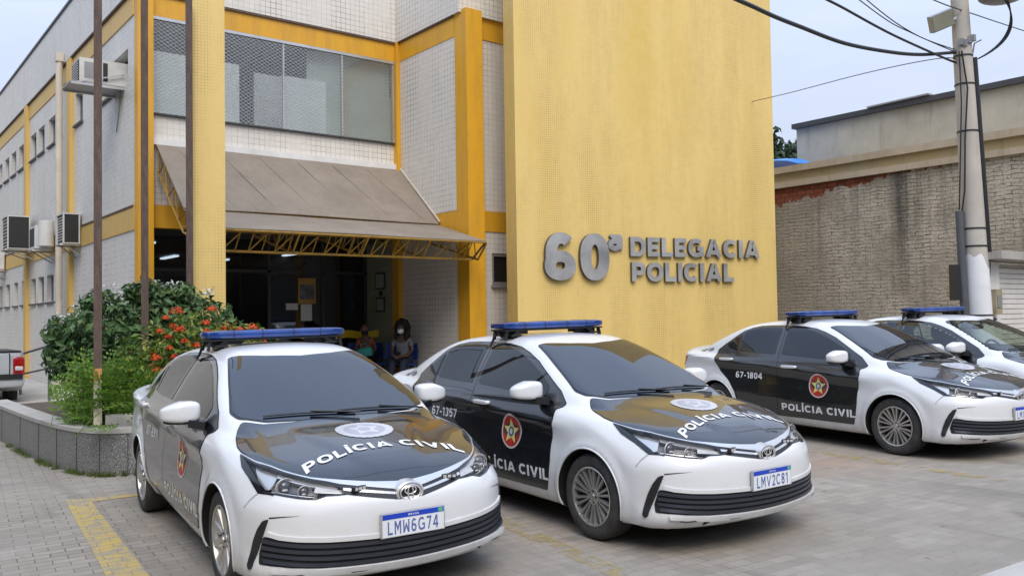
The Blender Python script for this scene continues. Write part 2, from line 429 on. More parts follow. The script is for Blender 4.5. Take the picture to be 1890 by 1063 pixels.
# ------------------------------------------------------------------ saloon body as an implicit surface (x forward, y left, z up)
def spl(pts, sm=0.05, n=600):
    pts=sorted(pts); xs=np.array([p[0] for p in pts],float); ys=np.array([p[1] for p in pts],float)
    lo,hi=xs[0]-1,xs[-1]+1; g=np.linspace(lo,hi,n); v=np.interp(g,xs,ys)
    # linear extrapolation
    v=np.where(g<xs[0],ys[0]+(g-xs[0])*(ys[1]-ys[0])/(xs[1]-xs[0]),v)
    v=np.where(g>xs[-1],ys[-1]+(g-xs[-1])*(ys[-1]-ys[-2])/(xs[-1]-xs[-2]),v)
    w=max(1,int(sm/(g[1]-g[0])))
    k=np.ones(2*w+1)/(2*w+1)
    for _ in range(3):
        p=np.concatenate([2*v[0]-v[w:0:-1],v,2*v[-1]-v[-2:-w-2:-1]]); v=np.convolve(p,k,'valid')
    return lambda q: np.interp(q,g,v)
def smax(a,b,k):
    h=np.maximum(k-np.abs(a-b),0)/k
    return np.maximum(a,b)+h*h*k*.25
def smin(a,b,k): return -smax(-a,-b,k)
WP=spl([(-2.6,.70),(-2.33,.77),(-2.0,.84),(-1.6,.872),(-1.2,.884),(0,.886),(1.0,.884),(1.5,.876),(1.8,.865),(2.1,.825),(2.4,.75)],.10)
DZ=spl([(-.75,-.12),(-.66,-.07),(-.60,-.03),(-.52,-.008),(-.38,.002),(-.24,-.008),(-.11,-.030),(-.035,-.019),(0,0),(.03,-.013),(.10,-.041),(.17,-.078),(.25,-.14),(.4,-.3)],.008,900)
DZ2=spl([(-.75,-.12),(-.66,-.07),(-.60,-.03),(-.52,-.008),(-.38,.001),(-.2,.001),(-.08,-.003),(0,-.012),(.08,-.034),(.17,-.074),(.25,-.14),(.4,-.3)],.04,900)
ZT=spl([(2.5,.56),(2.35,.64),(2.25,.712),(2.10,.782),(1.9,.848),(1.6,.918),(1.3,.968),(1.1,.992),(.8,1.01),(-1.0,1.04),(-1.5,1.072),(-1.9,1.098),(-2.15,1.106),(-2.28,1.085),(-2.5,1.0)],.06)
XF=spl([(.10,2.12),(.18,2.20),(.24,2.245),(.32,2.275),(.45,2.288),(.58,2.284),(.64,2.268),(.71,2.240),(.78,2.17),(.86,2.05),(1.0,1.8)],.025,900)
XR=spl([(.15,-2.15),(.25,-2.24),(.45,-2.315),(.62,-2.32),(.8,-2.285),(.95,-2.27),(1.05,-2.24),(1.12,-2.16)],.03,900)
WG=spl([(1.4,.58),(1.15,.70),(.9,.772),(.6,.80),(0,.815),(-.6,.815),(-1.1,.812),(-1.5,.785),(-1.9,.71)],.12)
ZR=spl([(.7,1.30),(.45,1.398),(.3,1.432),(.05,1.468),(-.4,1.472),(-.8,1.460),(-1.1,1.432),(-1.35,1.375),(-1.6,1.29)],.10)
def body_f(x,y,z):
    y=np.abs(y)
    zc=.865-.064*x
    t=z-zc
    r=np.hypot(np.minimum(np.abs(x-1.35),np.abs(x+1.35)),z-.315)
    fl=.018*np.exp(-((r-.370)/.034)**2)*np.clip((z-.12)/.1,0,1)
    wf=np.clip((x-.80)/.45,0,1); wf=wf*wf*(3-2*wf)
    side=y-(WP(x)+DZ(t)*(1-wf)+DZ2(t)*wf*(1-.35*np.clip((x-1)/.8,0,1))+fl)
    yy=y/.8
    yr=np.clip(.52-.36*(x-1.15),.16,.50)
    rg=.013/(1+np.exp(np.clip((y-yr)/.022,-30,30)))*np.clip((x-1.22)/.3,0,1)*np.clip((2.2-x)/.25,0,1)
    top=(z-(ZT(x)-.065*np.abs(yy)**2.8+rg-.004))*.98
    # raised fender line on the hood
    sweep=.092*(y/.6)**2+.13*(y/.85)**8
    lz=np.clip((z-.25)/.12,0,1); sweep=sweep+.055*np.minimum(y/.72,1.15)**4*lz*lz*(3-2*lz)
    up=np.clip((z-.60)/.25,0,1); sweep=sweep*(1+.35*up*(y/.6)**2)
    gb=.016/(1+np.exp(np.clip(-(z-(.632+.035*np.clip((y-.1)/.3,0,1)))/.005,-40,40)))*(y<.72)
    front=(x-(XF(z)-sweep-gb))*.8
    rear=((XR(z)+.10*(y/.7)**2+.10*(y/.8)**6)-x)*.9
    bot=.18-z+.04*np.clip(-x-1.2,0,1)
    b=smax(side,top,.07); b=smax(b,front,.075); b=smax(b,rear,.08); b=smax(b,bot,.05)
    zg=np.maximum(z-1.0,-.05)
    gs=(y-(WG(x)-(.60-.17*np.clip((-x-.45)/.6,0,1))*zg-.20*zg*zg))*.85
    zw=np.maximum(z,.93)
    ws=(x-(1.25-2.2*(zw-.99)-.20*y*y))*.41
    rw=((-1.78+2.05*(zw-1.06)-.05*y*y)-x)*.44
    rf=z-(ZR(x)-.030*(y/.5)**2)
    g=smax(gs,rf,.10); g=smax(g,ws,.05); g=smax(g,rw,.08); g=np.maximum(g,.62-z)
    return smin(b,g,.035)
def body_n(p):
    e=1e-3; out=[]
    for d in np.eye(3)*e:
        q=p+d; r=p-d; out.append(body_f(q[:,0],q[:,1],q[:,2])-body_f(r[:,0],r[:,1],r[:,2]))
    n=np.stack(out,-1); return n/np.linalg.norm(n,axis=1)[:,None]
def march(o,d,t0,t1,n=120):
    """first outside->inside crossing along o+d*t"""
    o=np.asarray(o,float); d=np.broadcast_to(np.asarray(d,float),o.shape)
    lo=np.full(len(o),np.nan); hi=lo.copy(); prev=np.full(len(o),t0)
    for t in np.linspace(t0,t1,n):
        p=o+d*t; ins=(body_f(p[:,0],p[:,1],p[:,2])<0)&np.isnan(lo)
        lo[ins]=prev[ins]; hi[ins]=t; prev[:]=t
    for _ in range(24):
        m=(lo+hi)/2; p=o+d*m[:,None]; ins=body_f(p[:,0],p[:,1],p[:,2])<0
        hi=np.where(ins,m,hi); lo=np.where(ins,lo,m)
    return o+d*((lo+hi)/2)[:,None]

# ------------------------------------------------------------------ block lettering drawn as strokes (cap height 1)
def arc(cx, cy, rx, ry, a0, a1, n=14, e=0.85):
    out = []
    for i in range(n+1):
        a = R_(a0+(a1-a0)*i/n); c, s = math.cos(a), math.sin(a)
        out.append((cx+rx*math.copysign(abs(c)**e, c), cy+ry*math.copysign(abs(s)**e, s)))
    return out
def glyph(ch, t):
    """width and centre-line strokes for stroke thickness t"""
    h = t/2; T = 1-h; b = h
    def ell(w): return arc(w/2, .5, w/2-h, .5-h, 90, 450, 28)
    if ch in 'IÍ':
        s = [[(h, 0), (h, 1)]]
        if ch == 'Í': s.append([(h-.04, 1.07), (h+.10, 1.26)])
        return t, s
    if ch == 'L': return .62, [[(h, 1), (h, b), (.62, b)]]
    if ch == 'O': return .90, [ell(.90)]
    if ch == '0': return .64, [ell(.64)]
    if ch == 'C': return .82, [arc(.44, .5, .44-h, .5-h, 42, 318, 22)]
    if ch == 'G':
        w = .88; return w, [arc(.45, .5, .45-h, .5-h, 45, 300, 20)+[(w-h, .16), (w-h, .46), (.52, .46)]]
    if ch == 'P':
        w = .72; k = .44; return w, [[(h, 0), (h, 1)], [(t, T)]+arc(w-.30, (T+k)/2, .30-h, (T-k)/2, 90, -90, 12)+[(t, k)]]
    if ch == 'B':
        w = .74; return w, [[(h, 0), (h, 1)], [(t, T)]+arc(w-.30, (T+.53)/2, .27-h, (T-.53)/2, 90, -90, 10)+[(t, .53)], [(t, .53)]+arc(w-.30, (.53+b)/2, .30-h, (.53-b)/2, 90, -90, 10)+[(t, b)]]
    if ch == 'D':
        w = .82; return w, [[(h, 0), (h, 1)], [(t, T)]+arc(w-.44, .5, .44-h, .5-h, 90, -90, 16)+[(t, b)]]
    if ch == 'A':
        w = .94; q = t*.56; return w, [[(q, 0), (w/2-.03, T+.02), (w/2+.03, T+.02), (w-q, 0)], [(w*.27, .27), (w*.73, .27)]]
    if ch == 'V':
        w = .90; q = t*.56; return w, [[(q, 1), (w/2-.02, b-.02), (w/2+.02, b-.02), (w-q, 1)]]
    if ch == 'E': return .66, [[(.66, T), (h, T), (h, b), (.66, b)], [(t, .5), (.60, .5)]]
    if ch == 'M': w = .84; return w, [[(h, 0), (h, 1)], [(w-h, 0), (w-h, 1)], [(t*.8, .97), (w/2, .38), (w-t*.8, .97)]]
    if ch == 'W': w = .84; return w, [[(h, 1), (h*1.3, 0.02)], [(w-h, 1), (w-h*1.3, 0.02)], [(h*1.6, .05), (w/2, .62), (w-h*1.6, .05)]]
    if ch == 'X': w = .78; return w, [[(h, 0), (w-h, 1)], [(h, 1), (w-h, 0)]]
    if ch == '1': return .42, [[(.03, .80), (.42-h, T-.02)], [(.42-h, 0), (.42-h, 1)]]
    if ch == '2': w = .62; return w, [arc(w/2, .70, w/2-h, .30-h, 165, -25, 12)+[(h+.03, b), (w, b)]]
    if ch == 'Z': w = .64; return w, [[(0, T), (w-h, T), (h, b), (w, b)]]
    if ch == '3': w = .62; return w, [arc(w/2-.02, .74, w/2-h, .26-h, 150, -90, 12), arc(w/2-.02, .27, w/2-h, .27-h, 90, -150, 12)]
    if ch == '4': w = .68; return w, [[(w*.72, 0), (w*.72, 1)], [(w*.62, .96), (h*.8, .32), (w, .28)]]
    if ch == '5': w = .64; return w, [[(w-.05, T), (h+.05, T), (h, .52)]+arc(w/2, .33, w/2-h, .33-h, 120, -145, 14)]
    if ch in '69':
        w = .66; s = [arc(w/2, .31, w/2-h, .31-h, 90, 450, 22), arc(w/2+.02, .52, w/2-h, .48-h, 48, 190, 12)+[(h, .31)]]
        if ch == '9': s = [[(w-x, 1-y) for x, y in q] for q in s]
        return w, s
    if ch == '7': w = .62; return w, [[(0, T), (w-h, T), (w*.34, 0)]]
    if ch == '8': w = .64; return w, [arc(w/2, .74, w/2-h-.02, .26-h, 90, 450, 20), arc(w/2, .28, w/2-h, .28-h, 90, 450, 20)]
    if ch == '-': return .36, [[(.02, .40), (.34, .40)]]
    if ch == 'ª':
        q = t*.5; return .46, [arc(.21, .66, .15, .12, 90, 450, 16), [(.40, .50), (.40, .82)]+arc(.24, .84, .16, .10, 0, 160, 8)]
    if ch == 'R': w = .74; k = .44; return w, [[(h, 0), (h, 1)], [(t, T)]+arc(w-.32, (T+k)/2, .30-h, (T-k)/2, 90, -90, 12)+[(t, k)], [(w*.45, k-.02), (w-h, 0)]]
    if ch == 'S': w = .68; return w, [arc(w/2, .73, w/2-h, .27-h, 30, 270, 12)+arc(w/2, .27, w/2-h, .27-h, 90, -150, 12)[1:]]
    return .36, []
def ribbon(pts, t):
    """two parallel edges with mitred corners"""
    P = []
    for p in pts:
        if not P or (abs(p[0]-P[-1][0])+abs(p[1]-P[-1][1])) > 1e-4: P.append(p)
    P = np.array(P, float); n = len(P); closed = np.linalg.norm(P[0]-P[-1]) < 1e-3
    L = []; Rr = []
    for i in range(n):
        if closed: a, c = P[(i-1) % (n-1)], P[(i+1) % (n-1)]
        else: a, c = P[max(i-1, 0)], P[min(i+1, n-1)]
        p = P[i]; d0 = p-a; d1 = c-p
        if np.linalg.norm(d0) < 1e-9: d0 = d1
        if np.linalg.norm(d1) < 1e-9: d1 = d0
        d0 = d0/np.linalg.norm(d0); d1 = d1/np.linalg.norm(d1)
        n0 = np.array([-d0[1], d0[0]]); n1 = np.array([-d1[1], d1[0]]); m = n0+n1; m /= max(1e-6, np.linalg.norm(m))
        k = t/2/max(.42, m.dot(n0)); L.append(p+m*k); Rr.append(p-m*k)
    return np.array(L), np.array(Rr)
def strokes(text, t=.20, track=.14, squeeze=1.0):
    """list of (vertices, quads) per stroke, cap height 1, starting at x=0; returns total width too"""
    out = []; x = 0.0
    for ch in text:
        if ch == ' ': x += .34; continue
        tt = t*.62 if ch == 'ª' else t
        w, ss = glyph(ch, tt)
        for s in ss:
            l, r = ribbon([(p[0]+x, p[1]) for p in s], tt)
            acc = ch == 'Í' and s[0][1] > 1.0
            if not acc:
                l[:, 1] = np.clip(l[:, 1], 0, 1); r[:, 1] = np.clip(r[:, 1], 0, 1)
            k = len(l); out.append((np.concatenate([l, r]), [(i, k+i, k+i+1, i+1) for i in range(k-1)]))
        x += w+track
    W = x-track
    for v, f in out: v[:, 0] *= squeeze
    return out, W*squeeze

# ================================================================== SETTING
def ground():
    b = MB(); n = 44
    xs = np.linspace(-160, 160, n); vs = []; fs = []
    for j in range(n):
        for i in range(n):
            x, y = xs[i], xs[j]+60; k = min(1, max(0, (math.hypot(x, y)-45)/30))
            vs.append((x, y, gz(x, y)*(1-k)+gz(x*45/max(45, math.hypot(x, y)), y*45/max(45, math.hypot(x, y)))*k))
    for j in range(n-1):
        for i in range(n-1): a = j*n+i; fs.append((a, a+1, a+n+1, a+n))
    b.add(vs, fs, M['pavers']); o = b.obj('ground', smooth=0); tag(o, kind='structure')
ground()
def sheet(name, pts, mat, up=.004, sub=6):
    """flat marking that follows the slope"""
    b = MB(); b.add([(x, y, gz(x, y)+up) for x, y in pts], [tuple(range(len(pts)))], mat); o = b.obj(name); tag(o, kind='structure'); return o
sheet('parking_line', [(1.79, 9.11), (1.46, 6.1), (1.12, 3.0), (1.36, 3.0), (1.70, 6.1), (1.965, 8.85), (2.55, 8.80), (2.55, 8.92), (1.97, 9.05)], M['line'])
sheet('parking_line', [(4.22, 5.70), (3.78, 3.2), (3.95, 3.2), (4.38, 5.70)], M['line_worn'])
sheet('parking_line', [(8.78, 5.95), (8.55, 3.6), (8.71, 3.6), (8.95, 5.95)], M['line_worn'])
sheet('parking_line', [(11.35, 5.0), (11.15, 3.6), (11.3, 3.6), (11.5, 5.0)], M['line_worn'])
def path():
    b = MB(); P = [(2.3, 14.6), (4.37, 14.6), (4.37, 46), (2.9, 46), (2.9, 17.5)]
    b.add([(x, y, gz(x, y)+.10) for x, y in P]+[(x, y, gz(x, y)-.1) for x, y in P], [tuple(range(5))]+[(i, 5+i, 5+(i+1) % 5, (i+1) % 5) for i in range(5)], M['concrete'])
    o = b.obj('path'); tag(o, kind='structure')
path()
# (the kerb-side concrete only shows at the very corner of the frame)
def corner_slab():
    b = MB(); P = [(5.0, 2.55), (8.0, 2.27), (8.0, -2), (3.0, -2)]
    b.add([(x, y, gz(x, y)+.006) for x, y in P], [tuple(range(4))], M['concrete']); o = b.obj('road'); tag(o, kind='structure')
corner_slab()

XS, YF, XW, YW = 4.38, 16.5, 9.86, 14.05       # side wall, recessed front, wing side, wing front
ZP = 8.95                                      # parapet top
st = empty('police_station', (XS, YF, 0)); tag(st, 'two storey police station clad in white tiles with yellow beams and posts', 'building')
def stp(name, b, smooth=None, parent=None):
    o = b.obj(name, parent or st, smooth)
    if (parent or st) is st: o.matrix_parent_inverse = st.matrix_world.inverted() if False else Matrix.Translation((-XS, -YF, 0))
    return o
# --- long side wall with openings
YE = 52.0
UPW = [(22.63, 23.05), (23.43, 24.22), (24.75, 25.56), (25.86, 26.66), (27.57, 28.5), (28.96, 29.74), (30.2, 31.0), (31.5, 32.2), (33.6, 34.4), (35.0, 35.8), (36.3, 37.1), (38.8, 39.6)]
UPW2 = [(20.55, 21.27)]
LOW = [(22.75, 23.3), (23.6, 24.4), (24.8, 25.6), (25.9, 26.6), (27.3, 28.0), (28.6, 29.3), (30.0, 30.8), (31.4, 32.2), (33.6, 34.4)]
def side_wall():
    """the wall face is a grid with holes so that the windows sit in real reveals"""
    b = MB()
    def band(z0, z1, holes):
        ys = sorted({16.52, YE}|{y for h in holes for y in h[:2]})
        for a, c in zip(ys[:-1], ys[1:]):
            hs = [h for h in holes if h[0] < (a+c)/2 < h[1]]
            if not hs: b.box(XS, XS+.2, a, c, z0, z1, M['side_tile'])
            else:
                h = hs[0]
                b.box(XS, XS+.2, a, c, z0, h[2], M['side_tile']); b.box(XS, XS+.2, a, c, h[3], z1, M['side_tile'])
    band(-.2, 3.38, [(a, c, 2.25, 2.92) for a, c in LOW])
    band(3.83, 7.30, [(a, c, 6.12, 6.80) for a, c in UPW]+[(a, c, 6.12, 6.82) for a, c in UPW2]+[(16.95, 18.95, 6.13, 6.78)])
    b.box(XS-.07, XS+.2, 16.43, YE, 7.72, ZP, M['side_tile'])
    return b
stp('side_wall', side_wall())
b = MB(); b.box(XS-.10, XS+.25, 16.40, YE, ZP, ZP+.06, M['parapet_cap']); stp('parapet_cap', b)
b = MB(); b.box(XS-.02, XS+.2, 16.52, YE, 3.38, 3.83, M['yellow_pale']); b.box(XS-.035, XS-.02, 16.52, YE, 3.80, 3.83, M['rust']); stp('beam', b)
b = MB(); b.box(XS-.02, XS+.2, 16.52, YE, 7.30, 7.72, M['yellow_pale']); b.box(XS-.06, XS-.02, 16.52, YE, 7.69, 7.72, M['rust']); stp('beam', b)
for y0 in (21.40, 26.80, 32.4, 38.0, 43.6):
    b = MB(); b.box(XS-.09, XS, y0, y0+.36, -.2, 7.68, M['yellow_pale']); stp('pilaster', b)
def side_window(y0, y1, z0, z1):
    b = MB(); t = .045; x = XS+.10
    b.box(x, x+.05, y0, y1, z0, z0+t, M['grey_frame']); b.box(x, x+.05, y0, y1, z1-t, z1, M['grey_frame'])
    b.box(x, x+.05, y0, y0+t, z0+t, z1-t, M['grey_frame']); b.box(x, x+.05, y1-t, y1, z0+t, z1-t, M['grey_frame']); b.box(x+.005, x+.045, (y0+y1)/2-.02, (y0+y1)/2+.02, z0+t, z1-t, M['grey_frame'])
    o = stp('window', b)
    g = MB(); g.box(x+.02, x+.03, y0+t, y1-t, z0+t, z1-t, M['pane']); g.obj('pane', o)
    s = MB(); s.box(XS-.05, x, y0-.05, y1+.05, z0-.05, z0-.002, M['parapet_cap']); s.obj('sill', o)
M['pane'] = glass_dark('pane', (0.10, 0.105, 0.115), 0.08, 0.6)
for a, c in UPW: side_window(a, c, 6.12, 6.80)
for a, c in UPW2: side_window(a, c, 6.12, 6.82)
for a, c in LOW: side_window(a, c, 2.25, 2.92)
side_window(18.05, 18.93, 6.14, 6.77)
# --- corner post and recessed front
b = MB(); b.box(XS-.005, XS+.27, 16.30, 16.52, -.2, 7.75, M['yellow_paint']); stp('corner_post', b)
b = MB(); b.box(XS-.07, XW, 16.42, 16.62, 7.75, ZP, M['white_tile']); stp('parapet', b)
b = MB(); b.box(XS+.27, XW-.10, 16.44, 16.62, 7.32, 7.735, M['yellow_paint']); b.box(XS+.27, XW-.10, 16.40, 16.44, 7.70, 7.735, M['rust']); stp('beam', b)
b = MB(); b.box(XS+.27, XW-.10, 16.45, 16.62, 3.43, 3.84, M['yellow_paint']); stp('beam', b)
b = MB(); b.box(XS+.27, XW-.10, 16.50, 16.62, 3.84, 5.50, M['white_tile']); stp('spandrel', b)
b = MB(); b.box(XS+.27, XW-.10, 16.40, 16.50, 4.94, 5.06, M['white_paint']); stp('ledge', b)
b = MB(); b.box(XW-.10, XW-.002, 16.36, 16.62, -.1, 7.74, M['yellow_paint']); stp('corner_post', b)
# upper window
fr = MB()
fr.box(4.65, 9.76, 16.44, 16.50, 7.262, 7.318, M['alu']); fr.box(4.65, 9.76, 16.44, 16.52, 5.502, 5.535, M['dark_frame'])
for x in (4.66, 7.19, 8.49, 9.72): fr.box(x, x+.035, 16.455, 16.50, 5.535, 7.262, M['alu'])
wf = stp('window', fr)
M['upper_pane'] = clear_glass('upper_pane', (0.93, 0.95, 0.95), 0.5)
for x0, x1 in ((4.695, 7.19), (7.225, 8.49), (8.525, 9.72)):
    g = MB(); g.box(x0, x1, 16.475, 16.483, 5.535, 7.262, M['upper_pane']); g.obj('pane', wf)
g = MB(); g.add([(4.69, 16.452, 5.53), (9.72, 16.452, 5.53), (9.72, 16.452, 7.265), (4.69, 16.452, 7.265)], [(0, 1, 2, 3)], M['lattice']); g.obj('security_grille', wf)
g = MB()
for x0, x1, zt, mt in ((4.70, 6.35, 6.72, 'curtain'), (6.65, 7.22, 6.62, 'curtain_d'), (7.22, 8.20, 6.66, 'curtain'), (8.20, 9.76, 6.55, 'curtain_g')):
    if mt not in M: M[mt] = plain(mt, {'curtain_d': (0.60, 0.61, 0.60), 'curtain_g': (0.52, 0.57, 0.50)}[mt], 0.8, var=0.2, scale=1.0)
    g.box(x0, x1, 16.60, 16.63, 5.5, zt, M[mt])
g.box(7.80, 9.76, 16.66, 16.69, 5.5, 7.3, M['curtain_g']) 
g.obj('curtain', wf)
g = MB(); g.box(4.64, 9.80, 18.5, 18.6, 3.9, 7.7, M['room_green']); g.box(4.64, 9.8, 16.64, 18.5, 5.38, 5.44, M['dark_room']); g.box(4.64, 9.8, 16.64, 18.5, 7.4, 7.45, M['curtain']); stp('upper_room', g)
# --- wing
def wing():
    b = MB(); T = M['white_tile']
    b.box(XW, XW+.15, YW+.21, 16.36, -.1, 3.43, T); b.box(XW, XW+.15, YW+.21, 16.36, 3.84, 7.32, T); b.box(XW-.06, XW+.15, YW-.04, 16.42, 7.75, ZP, T)
    x0 = 10.26
    b.box(x0, 10.60, YW+.05, YW+.2, -.1, 3.43, T); b.box(10.60, 11.1, YW+.05, YW+.2, -.1, 2.36, T); b.box(10.60, 11.1, YW+.05, YW+.2, 3.0, 3.43, T); b.box(11.1, 19, YW+.05, YW+.2, -.1, 3.43, T)
    b.box(x0, 19, YW+.05, YW+.2, 3.84, 7.32, T); b.box(XW+.15, 19, YW-.04, YW+.2, 7.75, ZP, T)
    return b
stp('wing_wall', wing())
b = MB(); b.box(XW+.005, XW+.15, YW+.21, 16.36, 3.43, 3.84, M['yellow_paint']); b.box(10.26, 19, YW+.03, YW+.2, 3.43, 3.84, M['yellow_paint']); stp('beam', b)
b = MB(); b.box(XW-.01, XW+.15, YW+.21, 16.36, 7.32, 7.75, M['yellow_paint']); b.box(10.26, 19, YW+.03, YW+.2, 7.32, 7.75, M['yellow_paint']); b.box(XW-.05, XW-.01, YW+.21, 16.36, 7.72, 7.75, M['rust']); stp('beam', b)
b = MB(); b.box(XW-.002, 10.25, YW-.20, YW+.205, -.1, 7.80, M['yellow_paint']); stp('corner_post', b)
b = MB(); b.box(10.60, 10.66, YW+.07, YW+.13, 2.36, 3.0, M['grey_frame']); b.box(10.66, 11.1, YW+.07, YW+.13, 2.36, 2.42, M['grey_frame']); b.box(10.66, 11.1, YW+.07, YW+.13, 2.94, 3.0, M['grey_frame'])
o = stp('window', b); g = MB(); g.box(10.66, 11.1, YW+.12, YW+.125, 2.42, 2.94, M['black']); g.obj('pane', o); g = MB(); g.box(10.57, 11.1, YW-.02, YW+.07, 2.30, 2.358, M['grey_frame']); g.obj('sill', o)
# roof slab, so that the block is closed from above
b = MB(); b.add([(XS, 16.6, 8.4), (XW+.1, 16.6, 8.4), (XW+.1, 14.2, 8.4), (19, 14.2, 8.4), (19, YE, 8.4), (XS, YE, 8.4)], [(0, 1, 2, 3, 4, 5)], M['concrete']); stp('roof', b)
b = MB(); b.box(18.8, 19, 14.25, YE, -.2, ZP, M['side_tile']); stp('rear_wall', b)
b = MB(); b.tube([(XS-.16, 22.15, -.1), (XS-.16, 22.15, 7.95)], .075, M['beige_pipe'], 14); b.box(XS-.24, XS-.08, 22.06, 22.24, 7.75, 7.95, M['beige_pipe']); stp('downpipe', b, 40)
# --- lobby
YG = 17.85; ZF = .32
b = MB(); b.box(XS+.2, XW, 14.75, 26.5, -.1, ZF, M['concrete']); stp('entrance_step', b)
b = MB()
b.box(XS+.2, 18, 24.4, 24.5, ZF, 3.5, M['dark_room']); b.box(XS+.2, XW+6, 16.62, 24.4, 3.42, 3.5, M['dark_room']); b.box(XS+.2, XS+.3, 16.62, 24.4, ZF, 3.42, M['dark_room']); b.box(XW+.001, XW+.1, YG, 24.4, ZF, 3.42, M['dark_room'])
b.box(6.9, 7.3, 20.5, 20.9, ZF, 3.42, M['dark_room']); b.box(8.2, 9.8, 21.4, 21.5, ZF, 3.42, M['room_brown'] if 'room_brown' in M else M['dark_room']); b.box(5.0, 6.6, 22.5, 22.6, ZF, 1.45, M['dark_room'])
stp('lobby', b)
b = MB(); b.box(XW-.06, XW-.001, 16.63, YG-.01, ZF, 3.42, M['room_green']); stp('lobby_wall', b)
b = MB()
for x in (4.75, 5.95, 7.45, 8.70, 9.76): b.box(x-.03, x+.03, YG-.03, YG+.03, ZF, 3.42, M['dark_frame'])
b.box(4.7, 9.8, YG-.03, YG+.03, 2.72, 2.78, M['dark_frame'])
sf = stp('glass_front', b)
for x0, x1 in ((4.78, 5.92), (7.48, 8.67), (8.73, 9.73)):
    g = MB(); g.box(x0, x1, YG-.004, YG+.004, ZF, 2.72, M['shop_glass']); g.obj('pane', sf)
g = MB(); g.box(4.78, 9.73, YG-.004, YG+.004, 2.78, 3.42, M['shop_glass']); g.obj('pane', sf)
def tube_lamp():
    m = NT('fluorescent_tube'); m.col((.8, .8, .8)); m.set(Emission__Color=(.85, .92, 1, 1), Emission__Strength=1.6); return m.mat
M['tube_lamp'] = tube_lamp()
for i, (x, y) in enumerate(((9.35, 20.6), (7.4, 20.4), (7.0, 22.6), (5.4, 19.0), (8.6, 23.4), (5.3, 21.6))):
    b = MB(); b.box(x-.06, x+.06, y, y+1.2, 3.36, 3.40, M['tube_lamp']); o = b.obj('ceiling_light')
    tag(o, 'dim fluorescent ceiling light inside the dark lobby of the station', 'ceiling light', 'ceiling lights in the lobby')
# notices
def notice(name, x0, x1, z0, z1, mat, label, inner=None):
    b = MB(); b.box(x0, x1, YG-.020, YG-.010, z0, z1, mat); o = b.obj(name); tag(o, label, 'notice')
    if inner:
        g = MB(); g.box(x0+.04, x1-.04, YG-.026, YG-.021, z0+.10, z1-.14, inner); g.obj('picture', o)
        for k in range(5): pass
    return o
M['poster_orange'] = plain('poster_orange', (0.55, 0.33, 0.08), 0.5); M['poster_photo'] = plain('poster_photo', (0.16, 0.17, 0.22), 0.4, var=.7, scale=5)
notice('poster', 8.11, 8.52, 2.06, 2.62, M['poster_orange'], 'orange framed poster with a dark photo on the lobby glass', M['poster_photo'])
notice('notice_sheet', 7.83, 8.10, 1.93, 2.07, M['paper'], 'small white landscape notice left of the taller sheet on the lobby glass')
notice('notice_sheet', 8.17, 8.43, 1.69, 2.05, M['paper'], 'white portrait notice directly below the orange poster')
for (y0, y1, z0, z1, lab) in ((16.98, 17.40, 2.36, 2.74, 'upper framed certificate on the greenish wall inside the entrance'), (17.0, 17.38, 1.86, 2.19, 'lower framed certificate on the greenish wall inside the entrance')):
    b = MB(); b.box(XW-.085, XW-.062, y0, y1, z0, z1, M['dark_frame']); o = b.obj('framed_certificate'); tag(o, lab, 'certificate')
    g = MB(); g.box(XW-.090, XW-.086, y0+.04, y1-.04, z0+.04, z1-.04, plain('certificate_sheet', (.34, .38, .34), .3)); g.obj('sheet', o)
b = MB(); b.box(XW-.080, XW-.062, 17.12, 17.24, 2.22, 2.33, M['black']); o = b.obj('wall_plate'); tag(o, 'small black plate between two framed certificates', 'wall plate')

# --- slanted yellow wall with the station name, and the thin yellow pylon
A13 = R_(-13.3)
def slab(name, loc, w, t, h, label, cat):
    b = MB(); n = 1
    b.box(0, w, 0, t, -.3, h, M['yellow_tile']); o = b.obj(name); o.location = loc; o.rotation_euler = (0, 0, A13); tag(o, label, cat); return o
slab('tiled_wall', (10.30, 12.91, 0), 6.30, .47, 10.4, 'big free-standing wall of small yellow tiles that carries the station name', 'wall')
slab('tiled_pylon', (4.08, 12.5, 0), .46, .24, 9.6, 'slim yellow tiled pylon standing in front of the awning', 'pylon')
def brushed():
    m = NT('brushed_steel'); o = m.obj()
    f = m.noise(m.map(o, (2, 2, 60)), 3.0, 4); g = m.noise(m.map(o, (1, 1, 1)), 1.6, 3)
    m.col(m.ramp(g, (0.3, (0.30, 0.30, 0.30)), (0.7, (0.62, 0.61, 0.59)))); m.set(Metallic=0.5, Roughness=m.mr(f, .3, .7, .26, .42)); return m.mat
M['steel_sign'] = brushed(); M['steel_side_shade'] = plain('steel_side_shade', (0.13, 0.12, 0.11), 0.5, metal=0.5)  # letter sides get a darker steel, their shading put into the colour
sg = empty('sign_lettering', (10.26, 12.92, 0), A13); tag(sg, 'raised brushed steel letters on the yellow wall reading 60\u00aa DELEGACIA POLICIAL', 'sign')
